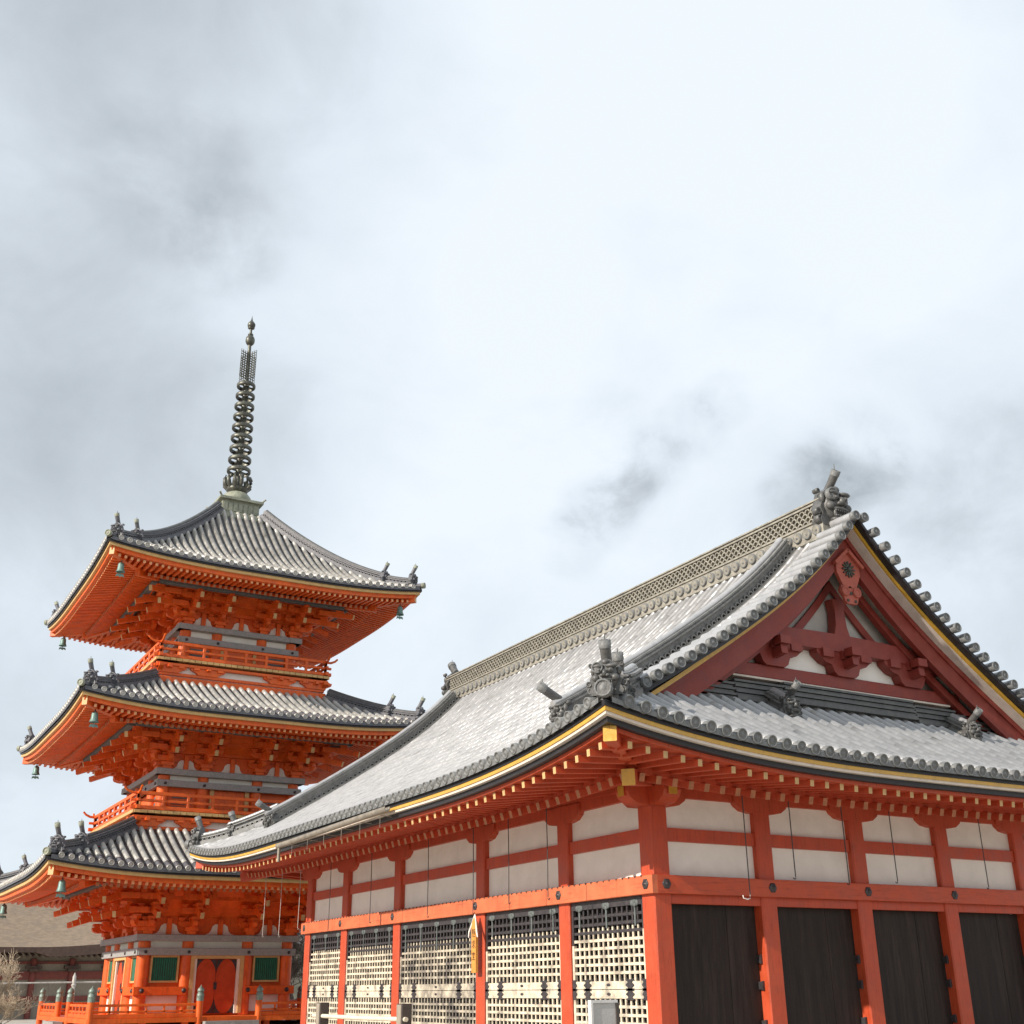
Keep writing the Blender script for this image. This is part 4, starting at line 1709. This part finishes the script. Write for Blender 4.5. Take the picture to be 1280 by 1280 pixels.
# terrace round the lowest storey
mb = MB('stone')
mb.T = PT
mb.box(-4.0, 4.0, -4.0, 4.0, -.1, .55)
mb.build('stone_base', pag)
mb = MB('orange')
mb.T = PT
mb.box(-4.3, 4.3, -4.3, 4.3, .70, .84)
mb.build('terrace_floor', pag)
for k in (0, 1, 2, 3):
    T = QT[k]
    mb = MB('orange')
    mb.T = T
    for i in range(7):
        x = -3.9 + i * 1.3
        mb.beam((x, -3.95, 0), (x, -3.95, .7), .2, .2, 0, .02, up=(0, 1, 0))
    mb.build('terrace_post', pag)
    for q in (-1, 1):
        mb = MB('orange')
        mb.T = T
        xa, xb = q * .95, q * 4.2
        lo, hi = min(xa, xb), max(xa, xb)
        for zz, w in ((1.20, .075), (1.02, .06), (.90, .12)):
            mb.beam((lo, -4.2, zz), (hi, -4.2, zz), w, w, 0, .01)
        n = 6
        for i in range(n + 1):
            x = lo + (hi - lo) * i / n
            mb.beam((x, -4.2, .84), (x, -4.2, 1.16), .06, .06, 0, .01, up=(0, 1, 0))
        if k == 3:
            for i in range(2 * n):
                x = lo + (hi - lo) * (i + .5) / (2 * n)
                mb.beam((x, -4.2, .84), (x, -4.2, 1.02), .05, .05, 0, .01, up=(0, 1, 0))
        mb.build('terrace_railing', pag)
        for x in (q * .95,) + ((q * 4.22,) if q < 0 else ()):
            mb = MB('orange')
            mb.T = T
            mb.lathe([(.105, .55), (.105, 1.32)], (x, -4.22, 0), 16)
            po = mb.build('railing_post', pag)
            mb = MB('giboshi')
            mb.T = T
            mb.lathe([(.112, 1.30), (.112, 1.44), (.118, 1.45), (.112, 1.46), (.105, 1.52), (.08, 1.535), (.075, 1.55), (.10, 1.56), (.108, 1.60), (.09, 1.65), (.05, 1.69), (.018, 1.72), (.004, 1.76)], (x, -4.22, 0), 16)
            mb.build('post_cap', po)
    for i in range(4):                            # steps
        mb = MB('stone')
        mb.T = T
        mb.box(-.85, .85, -4.35 - .3 * (i + 1), -4.35 - .3 * i, -.05, .72 - .17 * i)
        mb.build('step', pag)

# ---- bronze spire
sp = MB('patina')
sp.T = PT
sp.box(-1.06, 1.06, -1.06, 1.06, 18.62, 18.92)
sp.box(-.90, .90, -.90, .90, 18.92, 19.04)
sp.box(-.74, .74, -.74, .74, 19.04, 19.60)
for k in range(4):
    sp.T = QT[k]
    for i in range(7):
        sp.box(-.69 + i * .2, -.69 + i * .2 + .15, -.77, -.74, 19.14, 19.48)
sp.T = PT
sp.box(-.88, .88, -.88, .88, 19.60, 19.70)
for sx in (-1, 1):
    for sy in (-1, 1):
        sp.beam((sx * .8, sy * .8, 19.68), (sx * .94, sy * .94, 19.80), .07, .05)
sp.build('dew_basin', pag)
sp = MB('patina')
sp.T = PT
sp.lathe([(.56, 19.70), (.60, 19.85), (.57, 20.02), (.46, 20.16), (.30, 20.24)], (0, 0, 0), 28)
sp.build('inverted_bowl', pag)
sp = MB('bronze')
sp.T = PT
sp.lathe([(.30, 20.2), (.42, 20.30), (.46, 20.42), (.30, 20.52)], (0, 0, 0), 24)
for k in range(12):
    t = math.pi * 2 * k / 12
    c, s_ = math.cos(t), math.sin(t)
    pts = [(c * .34, s_ * .34, 20.34), (c * .50, s_ * .50, 20.55), (c * .54, s_ * .54, 20.78), (c * .50, s_ * .50, 20.95)]
    sp.tube(pts, [.06, .10, .075, .03], 8)
for k in range(6):
    t = math.pi * 2 * (k + .5) / 6
    sp.lathe([(.11, 0), (.11, .05), (.05, .07), (.001, .07)], (math.cos(t) * .44, math.sin(t) * .44, 20.86), 10, 0, (math.cos(t), math.sin(t), .1))
sp.build('lotus_petals', pag)
pole = MB('bronze')
pole.T = PT
pole.lathe([(.105, 20.2), (.09, 25.3), (.07, 27.2), (.05, 28.0)], (0, 0, 0), 14)
pole.build('spire_pole', pag)
for i in range(9):
    z = 21.22 + i * .492
    r = .47 - .0115 * i
    mb = MB('bronze')
    mb.T = PT
    prof = [(r - .01, -.085), (r + .01, -.05), (r + .012, .05), (r - .01, .085)]
    n = 32
    v, f = [], []
    for rr in (1, 0):
        for p, q in prof:
            pp = p if rr else p - .045
            for k in range(n):
                t = 2 * math.pi * k / n
                v.append((pp * math.cos(t), pp * math.sin(t), z + q))
    m4 = len(prof)
    for j in range(m4 - 1):
        for k in range(n):
            f.append((j * n + k, j * n + (k + 1) % n, (j + 1) * n + (k + 1) % n, (j + 1) * n + k))
            o = m4 * n
            f.append((o + j * n + k, o + (j + 1) * n + k, o + (j + 1) * n + (k + 1) % n, o + j * n + (k + 1) % n))
    for k in range(n):
        o = m4 * n
        f.append((k, o + k, o + (k + 1) % n, (k + 1) % n))
        a = (m4 - 1) * n
        f.append((a + k, a + (k + 1) % n, o + a + (k + 1) % n, o + a + k))
    mb.add(v, f, 0, True)
    for k in range(4):
        t = math.pi * k / 2 + .35
        mb.beam((.08 * math.cos(t), .08 * math.sin(t), z), (r * math.cos(t), r * math.sin(t), z), .05, .07, 0, .006)
    mb.lathe([(.115, -.16), (.13, 0), (.115, .16)], (0, 0, z), 14)
    mb.build('spire_ring', pag)
# water-flame ornament: four openwork fins of curled tongues
for k in range(4):
    mb = MB('bronze')
    mb.T = PT @ Matrix.Rotation(k * math.pi / 2 + .5, 4, 'Z')
    for row in range(11):
        z = 25.52 + row * .118
        for x0 in (.10, .22, .34):
            mb.tube([(x0, 0, z), (x0 + .05, 0, z - .035), (x0 + .10, 0, z - .01), (x0 + .11, 0, z + .05), (x0 + .07, 0, z + .07)], [.018, .018, .018, .016, .012], 5)
    mb.beam((.10, 0, 25.45), (.10, 0, 26.8), .03, .03)
    mb.beam((.22, 0, 25.45), (.22, 0, 26.8), .02, .02)
    mb.beam((.34, 0, 25.48), (.34, 0, 26.8), .02, .02)
    mb.build('water_flame', pag)
mb = MB('bronze')
mb.T = PT
mb.ball((0, 0, 27.38), .20, .20, .26, 0, 16, 10)
mb.lathe([(.10, 27.62), (.12, 27.66), (.10, 27.70)], (0, 0, 0), 12)
mb.build('dragon_wheel', pag)
mb = MB('bronze')
mb.T = PT
mb.lathe([(.09, 27.95), (.15, 27.99), (.09, 28.02)], (0, 0, 0), 12)
mb.ball((0, 0, 28.14), .17, .17, .18, 0, 16, 10)
mb.lathe([(.10, 28.28), (.04, 28.38), (.018, 28.5), (.003, 28.62)], (0, 0, 0), 10)
mb.build('sacred_jewel', pag)


# ---- wind bells under the corners
def bell(st, sx, sy, label):
    e = st['e']
    x, y = PX + sx * (e - .55), PY + sy * (e - .55)
    zt = st['z'] - .02
    o = thing('wind_bell', label, 'bell', (x, y, zt - .62), 'wind bells under the pagoda eaves')
    mb = MB('bell')
    mb.lathe([(r * .8, zt - .10 - h_ * .85) for r, h_ in ((.001, 0), (.03, 0), (.05, .03), (.105, .06), (.125, .12), (.14, .30), (.175, .40), (.19, .42), (.165, .42), (.12, .30), (.001, .1))], (x, y, 0), 20)
    mb.build('bell_body', o)
    mb = MB('cord')
    mb.tube([(x, y, zt + .12), (x, y, zt - .12)], .016, 8)
    mb.build('hook', o)
    mb = MB('bell')
    mb.tube([(x, y, zt - .3), (x, y, zt - .53)], .012, 6)
    mb.prism([(x + a, y, zt - .52 + b) for a, b in ((-.11, 0), (.11, 0), (.14, -.10), (.05, -.07), (0, -.11), (-.05, -.07), (-.14, -.10))], (0, .012, 0))
    mb.build('wind_catcher', o)


bell(STO[0], -1, -1, 'green bell under the near corner of the lowest pagoda roof')
bell(STO[0], -1, 1, 'green bell under the far left corner of the lowest pagoda roof')
bell(STO[1], -1, -1, 'green bell under the near corner of the middle pagoda roof')
bell(STO[1], -1, 1, 'green bell under the far left corner of the middle pagoda roof')
bell(STO[2], -1, -1, 'green bell under the near corner of the top pagoda roof')
bell(STO[2], -1, 1, 'dark bell hanging at the far left corner of the top pagoda roof')
bell(STO[2], 1, -1, 'dark bell hanging at the right corner of the top pagoda roof')

# ================================================================== THINGS AROUND
# hook rods hanging from the eaves in front of the wall
PLACE = ['before the pagoda, leftmost', 'before the pagoda, second from the left end', 'beside the end post of the hall',
         'before the farthest lattice bay', 'before the second farthest lattice bay', 'before the middle of the widest lattice bay',
         'beside the post with the plaque', 'in the bay right of the plaque', 'beside the last post before the corner']
for (x, y, zb), pl in zip(((-.9, 16.23, 2.92), (-.9, 14.95, 2.87), (-.9, 13.57, 3.0), (-.9, 11.52, 2.86), (-.9, 9.11, 2.94), (-.9, 6.27, 2.91), (-.9, 4.36, 2.88), (-.9, 3.03, 2.97), (-.9, 1.72, 2.96)), PLACE):
    far = y > 13
    o = thing('hanging_rod', ('pale' if far else 'dark') + ' rod under the sunny eave, ' + pl, 'hook rod', (x, y, zb), 'hook rods along the sunny side')
    mb = MB('cordpale' if far else 'cord')
    mb.tube([(x, y, 4.50), (x + .004, y - .006, 3.7), (x, y, zb + .02)], .008, 6)
    mb.build('rod', o)
    mb = MB('cordpale' if far else 'cord')
    mb.tube([(x, y, zb + .02), (x - .005, y, zb - .02), (x + .02, y, zb - .03), (x + .03, y, zb)], .008, 6)
    mb.build('hook', o)
PLACE = ['by the second post, ending in a white hook', 'across the second white panel from the corner', 'on the third post from the corner',
         'across the third white panel from the corner', 'across the fourth white panel from the corner']
for i, ((x, zb), pl) in enumerate(zip(((1.18, 2.87), (2.16, 3.17), (3.33, 3.12), (4.46, 3.18), (6.74, 3.15)), PLACE)):
    o = thing('hanging_rod', 'dark rod on the shaded side, ' + pl, 'hook rod', (x, -.9, zb), 'hook rods along the shaded side')
    mb = MB('cord')
    mb.tube([(x, -.9, 4.46), (x + .004, -.896, 3.8), (x, -.9, zb + .02)], .009, 6)
    mb.build('rod', o)
    mb = MB('paper' if i == 0 else 'cord')
    hk = 1 if i == 0 else .3
    mb.tube([(x, -.9, zb + .03), (x, -.9, zb - .03 * hk), (x - .06 * hk, -.9, zb - .05 * hk), (x - .14 * hk, -.9, zb - .03 * hk), (x - .145 * hk, -.9, zb + .01)], .009, 6)
    mb.build('hook', o)

# wooden plaque with brush writing, hung on the post with a white cord
py0, py1, pz0, pz1 = 5.645, 5.825, 1.86, 2.80
o = thing('wooden_plaque', 'yellow wooden plaque with brush writing hung on a lattice post', 'plaque', (-.12, 5.735, 1.86))
mb = MB('plaque')
ym = (py0 + py1) / 2
mb.prism([(-.10, py0, pz0), (-.10, py1, pz0), (-.10, py1, pz1 - .04), (-.10, ym, pz1 + .06), (-.10, py0, pz1 - .04)], (-.05, 0, 0))
mb.build('board', o)
mb = MB('ink')


def stroke(pts, w=.020):
    """brush strokes; pts in board units: u right as seen, v up"""
    for (u0, v0), (u1, v1) in zip(pts, pts[1:]):
        a, b = Vector((-.1515, ym - u0, v0)), Vector((-.1515, ym - u1, v1))
        mb.beam(a, b, .004, w, 0, .001, up=(b - a).cross(Vector((1, 0, 0))))


def zui(cy, s):     # first character
    for p in ([(-.6, .9), (-.6, -.9)], [(-.6, .9), (-.3, .7), (-.5, .35), (-.25, .1), (-.5, -.1)], [(0, .7), (.8, .7)], [(.3, .95), (-.05, .3)], [(.1, .4), (.7, .4)],
              [(.1, .4), (.1, -.5)], [(.7, .4), (.7, -.5)], [(.1, .1), (.7, .1)], [(.1, -.2), (.7, -.2)], [(-.3, -.6), (.1, -.75), (.9, -.85)]):
        stroke([(u * s, cy + v * s) for u, v in p], .013)


def kyu(cy, s):
    for p in ([(-.8, .55), (.8, .55)], [(0, .95), (0, -.8), (-.2, -.65)], [(.4, .9), (.6, .75)], [(-.7, .25), (-.4, .05)], [(-.75, -.6), (-.1, -.1)], [(.7, .3), (.2, .05)], [(.1, 0), (.85, -.75)]):
        stroke([(u * s, cy + v * s) for u, v in p], .013)


def dou(cy, s):
    for p in ([(0, .95), (0, .65)], [(-.45, .9), (-.3, .65)], [(.45, .9), (.3, .65)], [(-.8, .4), (-.8, .6), (.8, .6), (.75, .4)], [(-.4, .4), (.4, .4), (.4, .05), (-.4, .05), (-.4, .4)],
              [(0, .05), (0, -.8)], [(-.5, -.35), (.5, -.35)], [(-.85, -.85), (.85, -.85)]):
        stroke([(u * s, cy + v * s) for u, v in p], .013)


zui(2.58, .085)
kyu(2.37, .085)
dou(2.16, .075)
mb.build('lettering', o)
mb = MB('paper')
for q in (-1, 1):
    mb.tube([(-.12, ym, 2.92), (-.135, ym + q * .07, 2.78), (-.165, ym + q * .16, 2.60), (-.16, ym + q * .18, 2.50)], [.016, .016, .02, .014], 6)
mb.build('hanging_cord', o)

# wooden barrier in front of the sunny side
o = thing('barrier_rail', 'low wooden barrier of two dark posts and a pale rail before the lattice', 'barrier', (-2.5, 5.5, 0))
for y in (7.36, 3.66):
    mb = MB('darkwood', 'greywood')
    mb.box(-2.66, -2.47, y - .10, y + .10, 0, 1.36, 0, .012)
    mb.box(-2.668, -2.66, y - .085, y + .085, .02, 1.345, 1)  # paler sheet on the sun side, the light put into its colour
    mb.build('post', o)
mb = MB('rope')
mb.tube([(-2.60, 7.75, 1.125), (-2.60, 5.5, 1.115), (-2.60, 3.5, 1.12)], .038, 10)
mb.build('rail', o)

# small sign at the corner
o = thing('sign_board', 'small blank grey sign box in a pale frame before the corner lattice', 'sign', (-2.22, -1.75, 0))
mb = MB('signframe', 'darkwood')
mb.box(-2.43, -2.01, -1.78, -1.70, .62, .66)
mb.box(-2.43, -2.01, -1.78, -1.70, 1.395, 1.43)
mb.box(-2.43, -2.40, -1.78, -1.70, .66, 1.395)
mb.box(-2.04, -1.99, -1.78, -1.68, .66, 1.395, 1)
mb.build('frame', o)
mb = MB('sign')
mb.box(-2.40, -2.04, -1.765, -1.715, .66, 1.395)
mb.build('face', o)
mb = MB('darkwood')
mb.beam((-2.22, -1.68, 0), (-2.22, -1.68, 1.40), .34, .035, 0, .006, up=(0, 1, 0))
mb.build('post', o)


# ---- bark-roofed hall far behind
bx, by = -2, 70
o = thing('bark_roofed_hall', 'old hall with brown bark roof and faded red walls far behind the pagoda', 'hall', (bx, by + 6, 0))
mb = MB('bark')
n, m = 40, 12
v = []
for j in range(m + 1):
    t = j / m
    for i in range(n + 1):
        x = -26 + 38 * i / n
        s_ = max(0, (x - 1.5) / 9)
        zz = 4.25 + .9 * s_ ** 1.8 * (1 - t) + 3.9 * t ** 1.15
        v.append((x + (0 if x < 6 else -3.2 * t * (x - 6) / 6), by - 2 + 9 * t, zz))
f = [(j * (n + 1) + i, j * (n + 1) + i + 1, (j + 1) * (n + 1) + i + 1, (j + 1) * (n + 1) + i) for j in range(m) for i in range(n)]
mb.add(v, f, 0, True)
v2 = [(x, y + 9 + 9, z) for x, y, z in []]
v = []
for j in range(m + 1):
    t = j / m
    for i in range(n + 1):
        x = -26 + 38 * i / n
        zz = 4.25 + 3.9 * t ** 1.15
        v.append((x + (0 if x < 6 else -3.2 * t * (x - 6) / 6), by + 16 - 9 * t, zz))
mb.add(v, f, 0, True)
mb.build('roof', o)
mb = MB('oldwood')
pts = []
for i in range(n + 1):
    x = -26 + 38 * i / n
    s_ = max(0, (x - 1.5) / 9)
    th = .30 + (.28 if x > 2.4 else 0)
    pts.append((x, 4.24 + .9 * s_ ** 1.8, th))
v = []
for x, z, th in pts:
    v += [(x, by - 2, z), (x, by - 1.2, z + .05), (x, by - 1.2, z - th), (x, by - 1.95, z - th)]
mb.add(v, [(4 * i + k, 4 * i + (k + 1) % 4, 4 * i + 4 + (k + 1) % 4, 4 * i + 4 + k) for i in range(n) for k in range(4)])
mb.build('eave', o)
mb = MB('oldwood')
for i in range(90):
    x = -25 + i * .38
    mb.beam((x, by - 1.4, 3.72), (x, by + .6, 4.1), .12, .14)
mb.build('rafter', o)
mb = MB('oldred')
mb.box(-25, 9.5, by + .3, by + .6, 2.35, 2.85)
mb.box(-25, 9.5, by + .3, by + .6, 1.05, 1.35)
mb.box(-25, 9.5, by + .3, by + .6, 3.3, 3.45)
mb.build('wall_beam', o)
mb = MB('greywood')
mb.box(-25, 9.5, by + .45, by + .75, 0, 3.9)
mb.build('wall', o)
for i in range(15):
    mb = MB('oldred')
    x = -24.5 + i * 2.4
    mb.lathe([(.19, 0), (.19, 3.6)], (x, by + .3, 0), 12)
    mb.build('column', o)
    mb = MB('oldwood')
    mb.box(x - .5, x + .5, by - .05, by + .35, 3.0, 3.18)
    mb.box(x - .28, x + .28, by - .15, by + .35, 2.82, 3.0)
    mb.build('bracket', o)
# slim mast standing in front of it
o = thing('mast', 'thin pale mast standing before the old bark-roofed hall', 'mast', (2.62, 60, 0))
mb = MB('cordpale')
mb.tube([(2.62, 60, 0), (2.62, 60, 2.4), (2.62, 60, 2.62)], [.14, .10, .02], 8)
mb.lathe([(.12, 1.9), (.16, 1.95), (.12, 2.0)], (2.62, 60, 0), 10)
mb.build('pole', o)
mb = MB('cordpale')
mb.tube([(-3.5, 60, 2.05), (0, 60, 2.08), (2.62, 60, 2.1), (6.5, 60, 2.1)], .05, 6)
mb.build('wire', o)


# ---- bare trees
def branches(mbs, p, d, L, r, depth, maxd, spread, droop, rnd):
    """recursive limbs: mbs[0] trunk wood, mbs[1] twigs"""
    pts, rs = [p.copy()], [r]
    q = p.copy()
    dd = d.copy()
    k = 5
    for i in range(k):
        dd = (dd + Vector((rnd.gauss(0, .16), rnd.gauss(0, .16), rnd.gauss(0, .12) - droop))).normalized()
        q = q + dd * (L / k)
        pts.append(q.copy())
        rs.append(max(.0042, r * (1 - .62 * (i + 1) / k)))
    mbs[0 if depth < 2 else 1].tube(pts, rs, 6 if depth < 2 else 4, cap=depth < 1)
    if depth >= maxd:
        return
    for i in range(rnd.randint(4, 6) if depth else 7):
        j = rnd.randint(2, k)
        nd = (dd * .6 + Vector((rnd.gauss(0, spread), rnd.gauss(0, spread), abs(rnd.gauss(.25, .4))))).normalized()
        branches(mbs, pts[j], nd, L * rnd.uniform(.55, .85), rs[j] * .62, depth + 1, maxd, spread, droop, rnd)


def bare_tree(name, base, lab, h, rr, seed, mats=('trunk', 'twig'), maxd=4, spread=.55, droop=.02, loc=None):
    rnd = random.Random(seed)
    o = thing(name, lab, 'tree', base)
    a, b = MB(mats[0]), MB(mats[1])
    branches((a, b), Vector(base), Vector((.05, .02, 1)), h, rr, 0, maxd, spread, droop, rnd)
    a.build('trunk', o)
    b.build('crown', o)
    return o


bare_tree('plum_tree', (-7.2, 16.3, 0), 'bare plum tree with tangled pale twigs at the left edge', .92, .10, 5, maxd=5, spread=.5, droop=-.01)
bare_tree('bare_shrub', (6.35, 33.0, 0), 'bare grey shrub seen in the gap between pagoda and hall', 1.9, .16, 11, ('shrub', 'shrub'), 5, .5, .02)
bare_tree('bare_tree', (8.6, 39.0, 0), 'taller bare grey tree behind the shrub between pagoda and hall', 2.3, .2, 23, ('shrub', 'shrub'), 5, .5, .01)
print('vertices', sum(len(m.vertices) for m in bpy.data.meshes), 'objects', len(bpy.data.objects))
